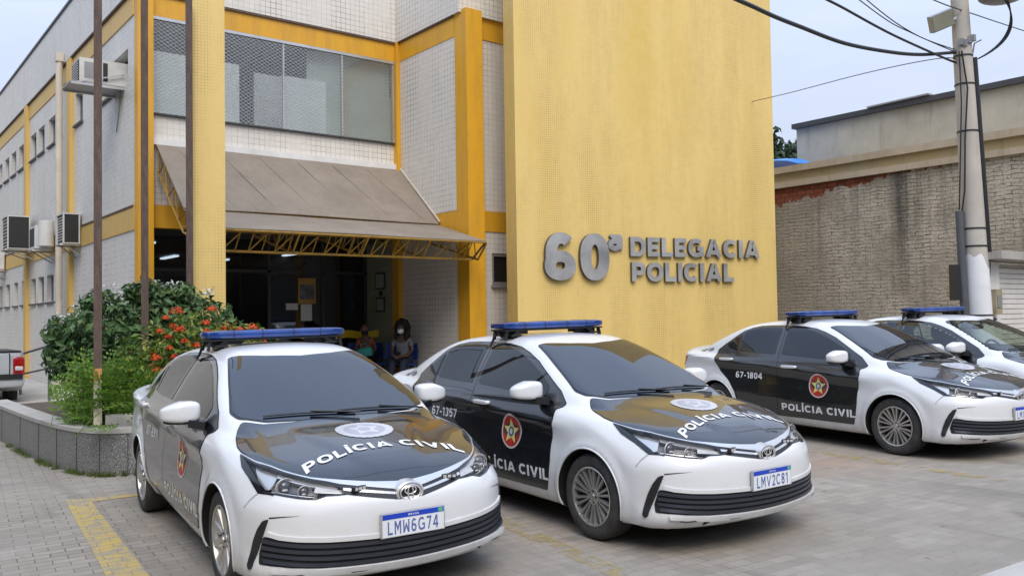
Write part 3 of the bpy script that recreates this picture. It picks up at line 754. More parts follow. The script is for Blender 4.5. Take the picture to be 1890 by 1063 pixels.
def sign_text(s, x0, x1, z0, h, t, track, depth=.075):
    ss, W = strokes(s, t, track)
    # group the strokes of each letter into one raised letter
    k = (x1-x0)/W; x = 0; idx = 0
    for ch in s:
        tt = t*.62 if ch == '\u00aa' else t
        w, gs = glyph(ch, tt); b = MB()
        for j in range(len(gs)):
            v, f = ss[idx]; idx += 1; n = len(v); d = depth+.0012*j
            P = [(x0+q[0]*k, -d, z0+q[1]*h) for q in v]; B = [(p[0], -.012, p[2]) for p in P]
            m = n//2
            fr = list(f); loop = list(range(m))+list(range(n-1, m-1, -1))
            nrm = np.cross(np.array(P[f[0][1]])-P[f[0][0]], np.array(P[f[0][2]])-P[f[0][0]])
            if nrm[1] > 0: fr = [q[::-1] for q in fr]
            b.add(P, fr, M['steel_sign'])
            sd = []
            for a, c in zip(loop, loop[1:]+loop[:1]): sd.append((a, c, n+c, n+a))
            b.add(P+B, sd, M['steel_side_shade'])
        b.obj('letter', sg); x += w+track
sign_text('60', .58, 2.02, 2.395, .923, .235, .10, .10)
sign_text('\u00aa', 2.04, 2.34, 2.715, .60, .28, .1, .06)
sign_text('DELEGACIA', 2.53, 5.83, 2.888, .387, .235, .11)
sign_text('POLICIAL', 2.555, 5.115, 2.381, .385, .235, .11)

# --- unseen house rows, added as a dark horizon for paint and glass to mirror
def added_block(name, x0, x1, y0, y1, h, mat, label, face):
    e = empty(name, ((x0+x1)/2, (y0+y1)/2, 0)); tag(e, label, 'building')
    def k(nm, b, par=e):
        o = b.obj(nm, par); o.matrix_parent_inverse = Matrix.Translation(-e.location) if par is e else Matrix.Identity(4); return o
    b = MB(); b.box(x0, x1, y0, y1, -1, h, mat); b.box(x0-.2, x1+.2, y0-.2, y1+.2, h, h+.3, M['parapet_cap']); k('wall', b)
    n = int(((y1-y0) if face == 'x' else (x1-x0))/4.5)
    for i in range(n):
        for z in (1.0, 4.4):
            b = MB()
            if face == 'x': y = y0+2+i*4.5; b.box(x1, x1+.04, y, y+1.7, z, z+1.6, M['pane'])
            else: x = x0+2+i*4.5; b.box(x, x+1.7, y1, y1+.04, z, z+1.6, M['pane'])
            k('window', b)
M['far_wall'] = concrete('far_wall', (.075, .068, .058), (.12, .11, .095), .5)
added_block('added_street_building', -20, -8.5, -6, 58, 9.4, M['far_wall'], 'unseen dull house row added across the side street for reflections', 'x')
added_block('added_street_building', -8, 44, -30, -17, 7.0, M['far_wall'], 'unseen long dull house row added behind the viewer for reflections', 'y')

# ------------------------------------------------------------------ car materials
def paint(name, c, rough=0.22, coat=1.0, var=0.04, dust=0.0):
    m = NT(name); o = m.obj()
    f = m.noise(o, 3.0, 5)
    cc = m.ramp(f, (0.3, tuple(x*(1-var) for x in c)), (0.7, tuple(x*(1+var) for x in c)))
    if dust:
        sep = m.n('SeparateXYZ'); m.l(o, sep.inputs[0])
        low = m.math('MULTIPLY', m.mr(sep.outputs['Z'], 0.15, 0.62, 1.0, 0.0), m.mr(m.noise(o, 5.0, 6, 0.7), 0.35, 0.7, 0.1, 1.0))
        cc = m.mix(m.math('MULTIPLY', low, dust), cc, (0.27, 0.23, 0.18))
        m.set(Roughness=m.mr(low, 0, 1, rough, 0.6))
    else: m.set(Roughness=rough)
    m.col(cc); m.set(Coat__Weight=coat, Coat__Roughness=0.025); return m.mat
M['car_white'] = paint('car_white', (0.69, 0.70, 0.71), 0.35, 0.8, 0.02, 0.45)
M['car_black'] = paint('car_black', (0.0065, 0.0075, 0.0105), 0.25, 1.0, 0.1, 0.04)
M['car_glass'] = glass_dark('car_glass', (0.006, 0.008, 0.013), 0.012, 0.95)
M['car_glass_side'] = glass_dark('car_glass_side', (0.005, 0.006, 0.008), 0.012, 0.6)
M['car_glass_green'] = glass_dark('car_glass_green', (0.10, 0.14, 0.115), 0.012, 0.7)
M['trim'] = plain('trim', (0.014, 0.014, 0.016), 0.45)
M['trim_gloss'] = plain('trim_gloss', (0.012, 0.013, 0.016), 0.15)
M['slat'] = plain('slat', (0.028, 0.032, 0.042), 0.35)
M['gap'] = plain('gap', (0.004, 0.004, 0.004), 0.8)
M['chrome'] = plain('chrome', (0.66, 0.645, 0.63), 0.26, metal=0.7, var=0.03)
M['housing'] = plain('housing', (0.15, 0.15, 0.155), 0.28, metal=0.4, var=0.75, scale=12)
M['decal'] = plain('decal', (0.70, 0.70, 0.70), 0.45, var=0.06, scale=8)
M['decal_grey'] = plain('decal_grey', (0.50, 0.50, 0.53), 0.45)
M['decal_dim'] = plain('decal_dim', (0.36, 0.36, 0.40), 0.45)
M['decal_dark'] = plain('decal_dark', (0.05, 0.05, 0.055), 0.5)
M['badge_rim'] = plain('badge_rim', (0.62, 0.50, 0.48), 0.45)
M['badge_red'] = plain('badge_red', (0.42, 0.035, 0.022), 0.4, var=0.25, scale=14)
M['badge_star'] = plain('badge_star', (0.70, 0.60, 0.19), 0.4)
M['badge_blue'] = plain('badge_blue', (0.05, 0.08, 0.20), 0.4)
M['plate_white'] = plain('plate_white', (0.72, 0.74, 0.77), 0.4, var=0.05)
M['plate_blue'] = plain('plate_blue', (0.01, 0.05, 0.46), 0.4)
M['plate_text'] = plain('plate_text', (0.10, 0.14, 0.33), 0.5)
M['plate_green'] = plain('plate_green', (0.10, 0.40, 0.22), 0.5)
M['beacon'] = plain('beacon', (0.014, 0.048, 0.215), 0.18, var=0.3, scale=6, coat=0.6)
M['taillight'] = plain('taillight', (0.30, 0.008, 0.01), 0.12, var=0.3, scale=12, coat=0.8)
M['lamp_clear'] = plain('lamp_clear', (0.56, 0.555, 0.55), 0.35, var=0.2, scale=20, coat=1.0)
M['lens'] = glass_dark('lens', (0.07, 0.07, 0.075), 0.06, 0.9)
M['cover'] = clear_glass('cover', (0.94, 0.94, 0.94), 0.12)
def tyre_mat():
    m = NT('tyre_rubber'); o = m.obj()
    f = m.noise(o, 9, 5); m.col(m.ramp(f, (0.3, (0.022, 0.022, 0.022)), (0.75, (0.065, 0.06, 0.055)))); m.set(Roughness=0.8)
    w = m.n('TexWave', Scale=26.0); w.wave_type = 'BANDS'; w.bands_direction = 'Y'; m.l(o, w.inputs['Vector']); m.bump(w.outputs['Fac'], 0.25, 0.004); return m.mat
M['tyre'] = tyre_mat()
M['rim'] = plain('rim', (0.50, 0.49, 0.47), 0.30, metal=0.75, var=0.15, scale=9)
M['rim_dark'] = plain('rim_dark', (0.06, 0.057, 0.053), 0.45, metal=0.5)

# ------------------------------------------------------------------ surface patches
Q = math.sqrt(0.5)
FR = {  # origin, axis a, axis b, direction of projection
 'side':  ((0, -1.4, 0), (1, 0, 0), (0, 0, 1), (0, 1, 0)),
 'top':   ((0, 0, 1.9), (1, 0, 0), (0, 1, 0), (0, 0, -1)),
 'front': ((2.9, 0, 0), (0, 1, 0), (0, 0, 1), (-1, 0, 0)),
 'rear':  ((-2.9, 0, 0), (0, 1, 0), (0, 0, 1), (1, 0, 0)),
 'diag':  ((3*Q, -3*Q, 0), (Q, Q, 0), (0, 0, 1), (-Q, Q, 0)),
 'shoulder': ((0, -2*Q, 2*Q), (1, 0, 0), (0, Q, Q), (0, Q, -Q)),
 'rdiag': ((-3*Q, -3*Q, 0), (Q, -Q, 0), (0, 0, 1), (Q, Q, 0)),
}
def project(ab, frame, off):
    o, ea, eb, d = (np.array(q, float) for q in FR[frame])
    ab = np.asarray(ab, float)
    p = march(o+ab[:, :1]*ea+ab[:, 1:]*eb, d, 0.2, 4.0, 260)
    bad = np.isnan(p[:, 0])
    if bad.any():
        good = np.where(~bad)[0]
        for i in np.where(bad)[0]:
            j = good[np.argmin(((ab[good]-ab[i])**2).sum(1))]; p[i] = p[j]
    n = body_n(p)
    return p+n*off, n
def fillet(poly, r, seg=5):
    if r <= 0: return [tuple(p) for p in poly]
    out = []; n = len(poly); P = [np.array(p, float) for p in poly]
    for i in range(n):
        a, b, c = P[i-1], P[i], P[(i+1) % n]
        u, v = a-b, c-b; lu, lv = np.linalg.norm(u), np.linalg.norm(v)
        k = min(r, lu*0.45, lv*0.45); s, e = b+u/lu*k, b+v/lv*k
        for t in np.linspace(0, 1, seg): out.append(tuple((1-t)**2*s+2*t*(1-t)*b+t*t*e))
    return out
def resample(poly, step):
    out = []; n = len(poly)
    for i in range(n):
        a, b = np.array(poly[i]), np.array(poly[(i+1) % n]); L = np.linalg.norm(b-a)
        if L < 1e-5: continue
        k = max(1, int(round(L/step)))
        for j in range(k): out.append(tuple(a+(b-a)*j/k))
    return out
def inside(pt, poly):
    x, y = pt[:, 0], pt[:, 1]; c = np.zeros(len(pt), bool); P = np.array(poly); j = len(P)-1
    for i in range(len(P)):
        xi, yi, xj, yj = *P[i], *P[j]
        c ^= ((yi > y) != (yj > y)) & (x < (xj-xi)*(y-yi)/(yj-yi+1e-12)+xi); j = i
    return c
def tri(poly, step, holes=()):
    P = np.array(poly); lo, hi = P.min(0), P.max(0)
    gx = np.arange(lo[0]+step*.37, hi[0], step); gy = np.arange(lo[1]+step*.41, hi[1], step)
    g = np.stack(np.meshgrid(gx, gy), -1).reshape(-1, 2)
    loops = [P]+[np.array(h) for h in holes]
    if len(g):
        k = inside(g, poly)
        for h in holes: k &= ~inside(g, h)
        g = g[k]
    B = np.concatenate(loops)
    if len(g):
        d = np.min(((g[:, None, :]-B[None])**2).sum(2), 1); g = g[d > (step*.45)**2]
    allp = np.concatenate([B, g]) if len(g) else B
    edges = []; o = 0
    for q in loops: n = len(q); edges += [(o+i, o+(i+1) % n) for i in range(n)]; o += n
    v, _, f, _, _, _ = delaunay_2d_cdt([Vector(p) for p in allp.tolist()], edges, [], 1, 1e-7)
    v = np.array([tuple(p) for p in v])
    if holes:
        c = np.array([v[list(t)].mean(0) for t in f]); k = np.ones(len(f), bool)
        for h in holes: k &= ~inside(c, h)
        f = [t for t, q in zip(f, k) if q]
    used = sorted({i for t in f for i in t}); mp = {k: i for i, k in enumerate(used)}
    return v[used], [tuple(mp[i] for i in t) for t in f]
class PM:
    """mesh made of surface patches with true surface normals"""
    def __init__(s): s.v = []; s.n = []; s.f = []; s.m = []; s.mats = []
    def put(s, v, n, f, mat):
        if mat not in s.mats: s.mats.append(mat)
        k = len(s.v); s.v += [tuple(p) for p in v]; s.n += [tuple(p) for p in n]
        s.f += [tuple(i+k for i in t) for t in f]; s.m += [s.mats.index(mat)]*len(f)
    def patch(s, poly, frame, off, mat, step=0.05, r=0.02, skirt=0.010, side=1, both=False, seg=5, smat=None, holes=()):
        out = resample(fillet(poly, r, seg), step)
        ab, f = tri(out, step, [resample(fillet(h, .03), step) for h in holes])
        p, n = project(ab, frame, off)
        d = np.array(FR[frame][3], float)
        def fix(p, n, f):
            a, b, c = (p[f[0][i]] for i in range(3))
            fl = np.array([np.dot(np.cross(p[t[1]]-p[t[0]], p[t[2]]-p[t[0]]), n[t[0]]) for t in f])
            return [t if q >= 0 else t[::-1] for t, q in zip(f, fl)]
        f = fix(p, n, f)
        sk = None
        if skirt:
            bp, bn = project(np.array(out), frame, off); q = bp-bn*skirt; m = len(out)
            c = bp.mean(0); tang = np.roll(bp, -1, 0)-bp; on = np.cross(tang, bn); on /= np.linalg.norm(on, axis=1)[:, None]+1e-9
            sg = np.sign(np.sum(on*(bp-c)))
            on *= sg
            sf = [(i, (i+1) % m, m+(i+1) % m, m+i) for i in range(m)]
            sv = np.concatenate([bp, q]); sn = np.concatenate([on, on])
            t = sf[0]
            if skirt < 0: on = -on; sn = np.concatenate([on, on])
            w = np.mean([np.dot(np.cross(sv[t[1]]-sv[t[0]], sv[t[2]]-sv[t[0]]), sn[t[0]]) for t in sf])
            if w < 0: sf = [t[::-1] for t in sf]
            sk = (sv, sn, sf)
        for sgn in ((1, -1) if both else (side,)):
            mir = np.array([1, sgn, 1.0])
            ff = f if sgn > 0 else [t[::-1] for t in f]
            s.put(p*mir, n*mir, ff, mat)
            if sk: s.put(sk[0]*mir, sk[1]*mir, sk[2] if sgn > 0 else [t[::-1] for t in sk[2]], smat or mat)
    def text(s, body, frame, place, off, mat, t=.2, side=1, maxlen=0.05, track=.14):
        """place(u, v, width) maps lettering to the projection plane"""
        ss, W = strokes(body, t, track)
        for j, (v, f) in enumerate(ss):
            ab = np.array([place(q[0], q[1], W) for q in v])
            p, n = project(ab, frame, off+.0003*(j % 3))
            f = [q if np.dot(np.cross(p[q[1]]-p[q[0]], p[q[2]]-p[q[0]]), n[q[0]]) >= 0 else q[::-1] for q in f]
            mir = np.array([1, side, 1.0]); s.put(p*mir, n*mir, f if side > 0 else [q[::-1] for q in f], mat)
    def mesh(s, name):
        me = bpy.data.meshes.new(name); me.from_pydata(s.v, [], s.f)
        for mt in s.mats: me.materials.append(mt)
        me.polygons.foreach_set('material_index', s.m); me.polygons.foreach_set('use_smooth', [True]*len(s.f)); me.update()
        uvbox(me)
        me.normals_split_custom_set_from_vertices([Vector(q) for q in s.n])
        return me
HL = [(.528, .859), (.60, .845), (.682, .826), (.80, .809), (.897, .789), (1.00, .771), (1.076, .755), (1.17, .739), (1.247, .722), (1.298, .669), (1.196, .670), (1.149, .656), (1.049, .664), (.896, .680), (.787, .682), (.690, .748), (.590, .799)]
def inset(P, d):
    P = np.array(P, float); n = len(P); A = sum(P[i-1][0]*P[i][1]-P[i][0]*P[i-1][1] for i in range(n)); sg = 1 if A > 0 else -1; out = []
    for i in range(n):
        e0 = P[i]-P[i-1]; e1 = P[(i+1) % n]-P[i]; n0 = np.array([-e0[1], e0[0]])/np.linalg.norm(e0); n1 = np.array([-e1[1], e1[0]])/np.linalg.norm(e1)
        m = n0+n1; m /= np.linalg.norm(m); out.append(tuple(P[i]+sg*m*d/max(.5, m.dot(n0))))
    return out
# ------------------------------------------------------------------ body shell
def body_mesh():
    na, ns, ncap = 176, 250, 40
    th = np.linspace(0, 2*np.pi, na, endpoint=False)
    rows = []
    L0, L1 = -1.72, 1.72
    for k in range(ncap): rows.append((L0, -np.pi/2*(1-k/ncap)+0.0))
    for x in np.linspace(L0, L1, ns): rows.append((x, 0.0))
    for k in range(1, ncap+1): rows.append((L1, np.pi/2*k/ncap))
    rows = rows[1:-1]
    O = []; D = []
    for x, ph in rows:
        c, sn = math.cos(ph), math.sin(ph)
        O.append(np.tile((x, 0, 0.58), (na, 1))); D.append(np.stack([np.full(na, sn), c*np.sin(th), c*np.cos(th)], 1))
    O.append(np.array([[L0, 0, .58], [L1, 0, .58]])); D.append(np.array([[-1.0, 0, 0], [1, 0, 0]]))
    O = np.concatenate(O); D = np.concatenate(D)
    lo = np.zeros(len(O)); hi = np.full(len(O), 1.6)
    for _ in range(26):
        m = (lo+hi)/2; p = O+D*m[:, None]; ins = body_f(p[:, 0], p[:, 1], p[:, 2]) < 0
        lo = np.where(ins, m, lo); hi = np.where(ins, hi, m)
    P = O+D*((lo+hi)/2)[:, None]
    nr = len(rows); F = []
    for i in range(nr-1):
        a = i*na
        for k in range(na):
            k2 = (k+1) % na; F.append((a+k, a+k2, a+na+k2, a+na+k))
    for k in range(na):
        k2 = (k+1) % na; F.append((nr*na, k2, k)); b = (nr-1)*na; F.append((nr*na+1, b+k, b+k2))
    me = bpy.data.meshes.new('body'); me.from_pydata(P.tolist(), [], F)
    bm = bmesh.new(); bm.from_mesh(me); bmesh.ops.recalc_face_normals(bm, faces=bm.faces[:]); bm.to_mesh(me); bm.free()
    me.materials.append(M['car_white']); me.materials.append(M['gap'])
    ob = bpy.data.objects.new('body', me); COL.objects.link(ob)
    cb = MB()
    for ax in (1.35, -1.35):
        for s in (-1, 1):
            y0, y1 = sorted((s*0.50, s*1.25)); n = 72
            vs = [(ax+.352*math.cos(2*math.pi*k/n), y, .318+.352*math.sin(2*math.pi*k/n)) for y in (y0, y1) for k in range(n)]
            fs = [tuple(range(n)), tuple(range(2*n-1, n-1, -1))]+[(i, n+i, n+(i+1) % n, (i+1) % n) for i in range(n)]
            cb.add(vs, fs, M['gap'])
    H = inset(HL, .004); n = len(H)
    for s in (1, -1):
        vs = [(a*Q-t*Q, (a*Q+t*Q)*s, z) for t in (-2.4, -1.52) for a, z in H]
        fs = [tuple(range(n)), tuple(range(2*n-1, n-1, -1))]+[(i, n+i, n+(i+1) % n, (i+1) % n) for i in range(n)]
        cb.add(vs, fs, M['gap'])
    cm = cb.mesh('cutter'); bm = bmesh.new(); bm.from_mesh(cm); bmesh.ops.recalc_face_normals(bm, faces=bm.faces[:]); bm.to_mesh(cm); bm.free()
    co = bpy.data.objects.new('cutter', cm); COL.objects.link(co)
    md = ob.modifiers.new('b', 'BOOLEAN'); md.operation = 'DIFFERENCE'; md.object = co; md.solver = 'EXACT'; md.material_mode = 'TRANSFER'
    dg = bpy.context.evaluated_depsgraph_get(); out = bpy.data.meshes.new_from_object(ob.evaluated_get(dg))
    bpy.data.objects.remove(ob); bpy.data.objects.remove(co); bpy.data.meshes.remove(me); bpy.data.meshes.remove(cm)
    out.name = 'body'; out.polygons.foreach_set('use_smooth', [True]*len(out.polygons)); out.set_sharp_from_angle(angle=R_(38))
    return out

M['car_glass_clear'] = clear_glass('car_glass_clear', (.66, .74, .68), .45)
# outlines, in metres on the car
FDOOR = [(.839, .292), (.868, .40), (.883, .52), (.885, .64), (.905, .74), (.918, .85), (.900, .918), (.955, .935), (.972, .957), (.870, 1.045), (.66, 1.152), (.438, 1.258), (.25, 1.322), (.085, 1.364), (-.12, 1.388), (-.365, 1.395), (-.335, 1.20), (-.305, 1.04), (-.280, .93), (-.272, .60), (-.272, .292)]
RDOOR = [(-.279, .292), (-.279, .60), (-.287, .93), (-.312, 1.04), (-.342, 1.20), (-.372, 1.395), (-.62, 1.396), (-.79, 1.388), (-.91, 1.366), (-1.02, 1.325), (-1.12, 1.258), (-1.285, 1.150), (-1.395, 1.072), (-1.402, 1.00), (-1.360, .90), (-1.275, .80), (-1.12, .69), (-1.0, .54), (-.955, .40), (-.94, .292)]
GAPS = inset(FDOOR[:16]+RDOOR[6:], -.006)
FWIN = [(-.325, 1.366), (-.10, 1.364), (.10, 1.330), (.36, 1.246), (.59, 1.150), (.735, 1.072), (.735, .995), (.20, 1.020), (-.275, 1.043)]
RWIN = [(-.425, 1.370), (-.64, 1.373), (-.80, 1.364), (-.93, 1.335), (-.985, 1.308), (-1.005, 1.066), (-.70, 1.050), (-.375, 1.044)]
QWIN = [(-1.015, 1.292), (-1.08, 1.246), (-1.245, 1.138), (-1.20, 1.103), (-1.03, 1.070)]
HOODR = [(1.245, 0), (1.242, -.2), (1.238, -.36), (1.205, -.54), (1.130, -.658), (1.178, -.698), (1.245, -.726), (1.414, -.764), (1.502, -.768), (1.698, -.737), (1.906, -.637), (2.044, -.520), (2.116, -.390), (2.183, -.183), (2.209, 0)]
HOOD = HOODR + [(x, -y) for x, y in HOODR[-2:0:-1]]
WSR = [(.385, 0), (.345, -.25), (.255, -.515), (.60, -.605), (.86, -.668), (.99, -.700), (1.09, -.672), (1.19, -.52), (1.235, -.3), (1.245, 0)]
WS = WSR + [(x, -y) for x, y in WSR[-2:0:-1]]
RWR = [(-1.18, 0), (-1.20, -.25), (-1.26, -.47), (-1.55, -.56), (-1.72, -.60), (-1.75, -.35), (-1.77, 0)]
RW = RWR + [(x, -y) for x, y in RWR[-2:0:-1]]
HLB = [(.528, .859), (.60, .832), (.70, .780), (.80, .716), (.83, .688), (.787, .682), (.690, .746), (.590, .798)]
CHR = [(.524, .866), (.682, .832), (.80, .8148), (.897, .7945), (1.076, .7615), (1.217, .744), (1.409, .718), (1.50, .709), (1.575, .702), (1.57, .660), (1.537, .668), (1.40, .695), (1.247, .722), (1.17, .740), (1.076, .756), (.897, .790), (.80, .810), (.682, .827), (.535, .860)]
GRL = [(1.247, .722), (1.40, .695), (1.537, .668), (1.57, .655), (1.575, .618), (1.55, .618), (1.43, .643), (1.298, .670)]
GRM = [(1.268, .703), (1.40, .680), (1.54, .652), (1.54, .640), (1.40, .667), (1.275, .690)]
FANG = [(.888, .556), (.849, .545), (.811, .495), (.778, .428), (.748, .335), (.735, .282), (.750, .260), (.772, .272), (.781, .302), (.816, .380), (.848, .458)]
OT = [(-.782, .457), (-.719, .445), (-.634, .435), (-.486, .426), (-.40, .423), (-.2, .417), (0, .415)]
OB = [(-.806, .302), (-.756, .299), (-.638, .289), (-.526, .281), (-.40, .277), (-.186, .272), (0, .270)]
def mirr(L): return L+[(-a, b) for a, b in L[-2::-1]]
OPEN = mirr(OT)+mirr(OB)[::-1]
def circ(c, rx, ry, n=40): return [(c[0]+rx*math.cos(2*math.pi*i/n), c[1]+ry*math.sin(2*math.pi*i/n)) for i in range(n)]
def star(c, r, r2=0.42, n=5): return [(c[0]+(r if k % 2 == 0 else r*r2)*math.sin(math.pi*k/n), c[1]+(r if k % 2 == 0 else r*r2)*math.cos(math.pi*k/n)) for k in range(2*n)]

def clear_body():
    """the same shell with its glazed openings cut out"""
    me = cached('body', body_mesh).copy(); n = len(me.polygons); c = np.empty(n*3); me.polygons.foreach_get('center', c); c = c.reshape(-1, 3)
    nr = np.empty(n*3); me.polygons.foreach_get('normal', nr); nr = nr.reshape(-1, 3)
    k = (inside(c[:, :2], WS) & (c[:, 2] > .9) & (nr[:, 2] > .3)) | (inside(c[:, :2], RW) & (c[:, 2] > .95) & (nr[:, 2] > .3))
    for w in (FWIN, RWIN, QWIN): k |= inside(c[:, [0, 2]], w) & (np.abs(c[:, 1]) > .4) & (np.abs(nr[:, 1]) > .25)
    bm = bmesh.new(); bm.from_mesh(me); bm.faces.ensure_lookup_table(); bmesh.ops.delete(bm, geom=[bm.faces[i] for i in np.where(k)[0]], context='FACES'); bm.to_mesh(me); bm.free(); me.name = 'body'; return me
def cabin(root):
    b = MB(); b.superell((.78, 0, .90), (.34, .68, .13), M['trim'], .5, .4, 28, 12); b.box(-1.6, .9, -.70, .70, .42, .46, M['trim']); link('dashboard', b.mesh('dashboard', 50), root)
    b = MB(); c = Vector((.42, .36, .93)); pts = [(c.x-.07*math.sin(t), c.y+.185*math.cos(t), c.z+.17*math.sin(t)) for t in np.linspace(0, 2*math.pi, 25)]; b.tube(pts, .016, M['trim'], 8, False); b.bar((.45, .20, .93), (.45, .52, .93), .03, .04, M['trim']); b.bar((.44, .36, .93), (.66, .36, .86), .05, .05, M['trim']); link('steering_wheel', b.mesh('steering_wheel', 50), root)
    sm = M.setdefault('seat_cloth', plain('seat_cloth', (.05, .05, .052), .9))
    for y in (-.36, .36):
        b = MB(); b.superell((-.02, y, .58), (.28, .24, .10), sm, .5, .5, 20, 10); b.superell((-.30, y, .86), (.10, .23, .32), sm, .5, .5, 20, 12, lambda p: [p[0]-.6*p[2], p[1], p[2]]); b.superell((-.46, y, 1.20), (.05, .13, .09), sm, .5, .5, 16, 10); link('seat', b.mesh('seat', 50), root)
    b = MB(); b.superell((-1.05, 0, .58), (.28, .62, .10), sm, .5, .4, 24, 10); b.superell((-1.32, 0, .86), (.10, .62, .30), sm, .5, .4, 24, 12, lambda p: [p[0]-.6*p[2], p[1], p[2]]); link('seat', b.mesh('rear_seat', 50), root)
    b = MB(); b.superell((.40, 0, 1.30), (.02, .12, .035), M['trim'], .6, .5, 16, 8); b.bar((.42, 0, 1.31), (.46, 0, 1.37), .015, .015, M['trim']); link('interior_mirror', b.mesh('interior_mirror', 50), root)
CACHE = {}
def cached(key, fn):
    if key not in CACHE: CACHE[key] = fn()
    return CACHE[key]
def pm(name, *patches):
    def fn():
        p = PM()
        for a in patches:
            kw = a[-1] if isinstance(a[-1], dict) else {}
            args = a[:-1] if kw else a
            p.patch(*args, **kw)
        return p.mesh(name)
    return fn
def slats():
    p = PM()
    ys = np.linspace(-.785, .785, 41)
    tf = lambda y: np.interp(abs(y), [-q[0] for q in OT][::-1], [q[1] for q in OT][::-1])
    bf = lambda y: np.interp(abs(y), [-q[0] for q in OB][::-1], [q[1] for q in OB][::-1])
    for k in range(4):
        t0, t1 = 0.06+k*0.24, 0.06+k*0.24+0.135
        up = [(y, bf(y)+(tf(y)-bf(y))*t1) for y in ys]; dn = [(y, bf(y)+(tf(y)-bf(y))*t0) for y in ys]
        p.patch(up+dn[::-1], 'front', .012, M['slat'], step=.045, r=0, skirt=.014)
    return p.mesh('slat')
def lip_mesh():
    """the sill under the opening and the brow above it stand a little proud of the bumper skin"""
    p = PM(); lo = mirr([(-.755, .290)]+OB[2:]); up = mirr([(-.765, .460)]+OT[1:])
    p.patch(lo+[(y*1.0, z-.042+.018*(abs(y)/.8)**2) for y, z in lo[::-1]], 'front', .020, M['car_white'], .035, .006, .022)
    p.patch([(y, z+.026) for y, z in up]+up[::-1], 'front', .010, M['car_white'], .035, .004, .012)
    return p.mesh('bumper_lip')
def wheel_tyre():
    b = MB(); pr = [(.205, .085), (.222, .098), (.262, .105), (.292, .100), (.308, .082), (.3145, .058), (.3155, .02), (.3155, -.02), (.3145, -.058), (.308, -.082), (.292, -.100), (.262, -.105), (.222, -.098), (.205, -.085)]
    b.lathe(pr, M['tyre'], 64, 'Y'); return b.mesh('tyre', 50)
def wheel_rim(n, w0, w1):
    b = MB()
    b.lathe([(.217, -.098), (.213, -.101), (.204, -.097), (.199, -.07), (.190, .0), (.20, .09)], M['rim'], 64, 'Y')
    b.lathe([(.197, -.005), (.02, -.005)], M['rim_dark'], 48, 'Y')
    b.lathe([(.135, -.03), (.13, -.04), (.05, -.04)], M['rim_dark'], 40, 'Y')
    b.lathe([(.062, -.06), (.060, -.078), (.040, -.084), (.026, -.084), (.024, -.090), (.0, -.091)], M['rim'], 32, 'Y')
    for k in range(n):
        th0 = 2*math.pi*k/n
        for s in ((-1, 1) if n == 10 and w0 < .02 else (0,)):
            a0, a1 = th0+s*.10, th0+s*.13
            for (r0, r1, y0, y1) in ((.045, .203, -.074, -.092),):
                def pt(r, a, w, y):
                    c, d = math.cos(a), math.sin(a)
                    return [(r*d+w*c, y, r*c-w*d), (r*d-w*c, y, r*c+w*d)]
                A = pt(r0, a0, w0/2, y0); B = pt(r1, a1, w1/2, y1); A2 = pt(r0, a0, w0*.7, y0+.022); B2 = pt(r1, a1, w1*.8, y1+.028)
                vs = A+B+A2+B2
                b.add(vs, [(0, 1, 3, 2), (0, 2, 6, 4), (1, 5, 7, 3), (2, 3, 7, 6), (0, 4, 5, 1), (4, 6, 7, 5)], M['rim'])
    for k in range(5):
        a = 2*math.pi*k/5+.3; b.lathe([(.008, -.08), (.008, -.088), (0, -.088)], M['rim_dark'], 8, 'Y', (.043*math.sin(a), 0, .043*math.cos(a)))
    me = b.mesh('rim', 35); bm = bmesh.new(); bm.from_mesh(me); bmesh.ops.recalc_face_normals(bm, faces=[f for f in bm.faces if len(f.verts) == 4 and f.calc_area() < .01]); bm.to_mesh(me); bm.free()
    return me
def mirror_mesh(side):
    b = MB()
    def fn(p):
        o = max(0, p[1]*-1); x, y, z = p
        return [x*(1-.25*o)-.25*o, y, z*(1-.38*o)-.16*o]
    b.superell((.70, -.955, 1.056), (.085, .130, .074), M['car_white'], .50, .60, 28, 18, fn)
    b.superell((.69, -.945, .995), (.082, .118, .022), M['trim_gloss'], .7, .75, 24, 10, lambda p: [p[0]*(1-.25*max(0, -p[1]))-.25*max(0, -p[1]), p[1], p[2]])
    b.bar((.77, -.80, .965), (.73, -.90, .982), .11, .05, M['trim_gloss'])
    if side < 0: b.v = [(x, -y, z) for x, y, z in b.v]; b.f = [f[::-1] for f in b.f]
    return b.mesh('side_mirror', 45)
def handle_mesh(x, z, side):
    p, n = project(np.array([[x, z]]), 'side', 0.0); y = p[0][1]
    b = MB(); b.superell((x, y-.028, z), (.115, .014, .019), M['car_white'], .5, .5, 24, 10)
    for dx in (-.085, .085): b.superell((x+dx, y-.008, z), (.03, .024, .017), M['car_white'], .6, .6, 16, 8)
    b.superell((x, y+.006, z-.012), (.095, .012, .03), M['car_black'], .9, .9, 20, 8)
    if side < 0: b.v = [(a, -c, d) for a, c, d in b.v]; b.f = [f[::-1] for f in b.f]
    return b.mesh('handle', 50)
def badge(cx, cz, r, side):
    p = PM(); fr = 'side'
    p.patch(circ((cx, cz), r, r*1.02, 44), fr, .0062, M['badge_rim'], .03, 0, 0, side)
    p.patch(circ((cx, cz), r*.88, r*.90, 40), fr, .0072, M['badge_red'], .03, 0, 0, side)
    p.patch(circ((cx, cz+.004), r*.80, r*.42, 40), fr, .0080, M['decal_dark'], .03, 0, 0, side)
    p.patch(star((cx, cz-.004), r*.78, .45), fr, .0088, M['badge_star'], .03, 0, 0, side)
    p.patch(circ((cx, cz-.006), r*.26, r*.30, 20), fr, .0096, M['badge_blue'], .03, 0, 0, side)
    p.patch(circ((cx, cz-.006), r*.14, r*.18, 14), fr, .0104, M['decal_grey'], .03, 0, 0, side)
    return p.mesh('emblem')
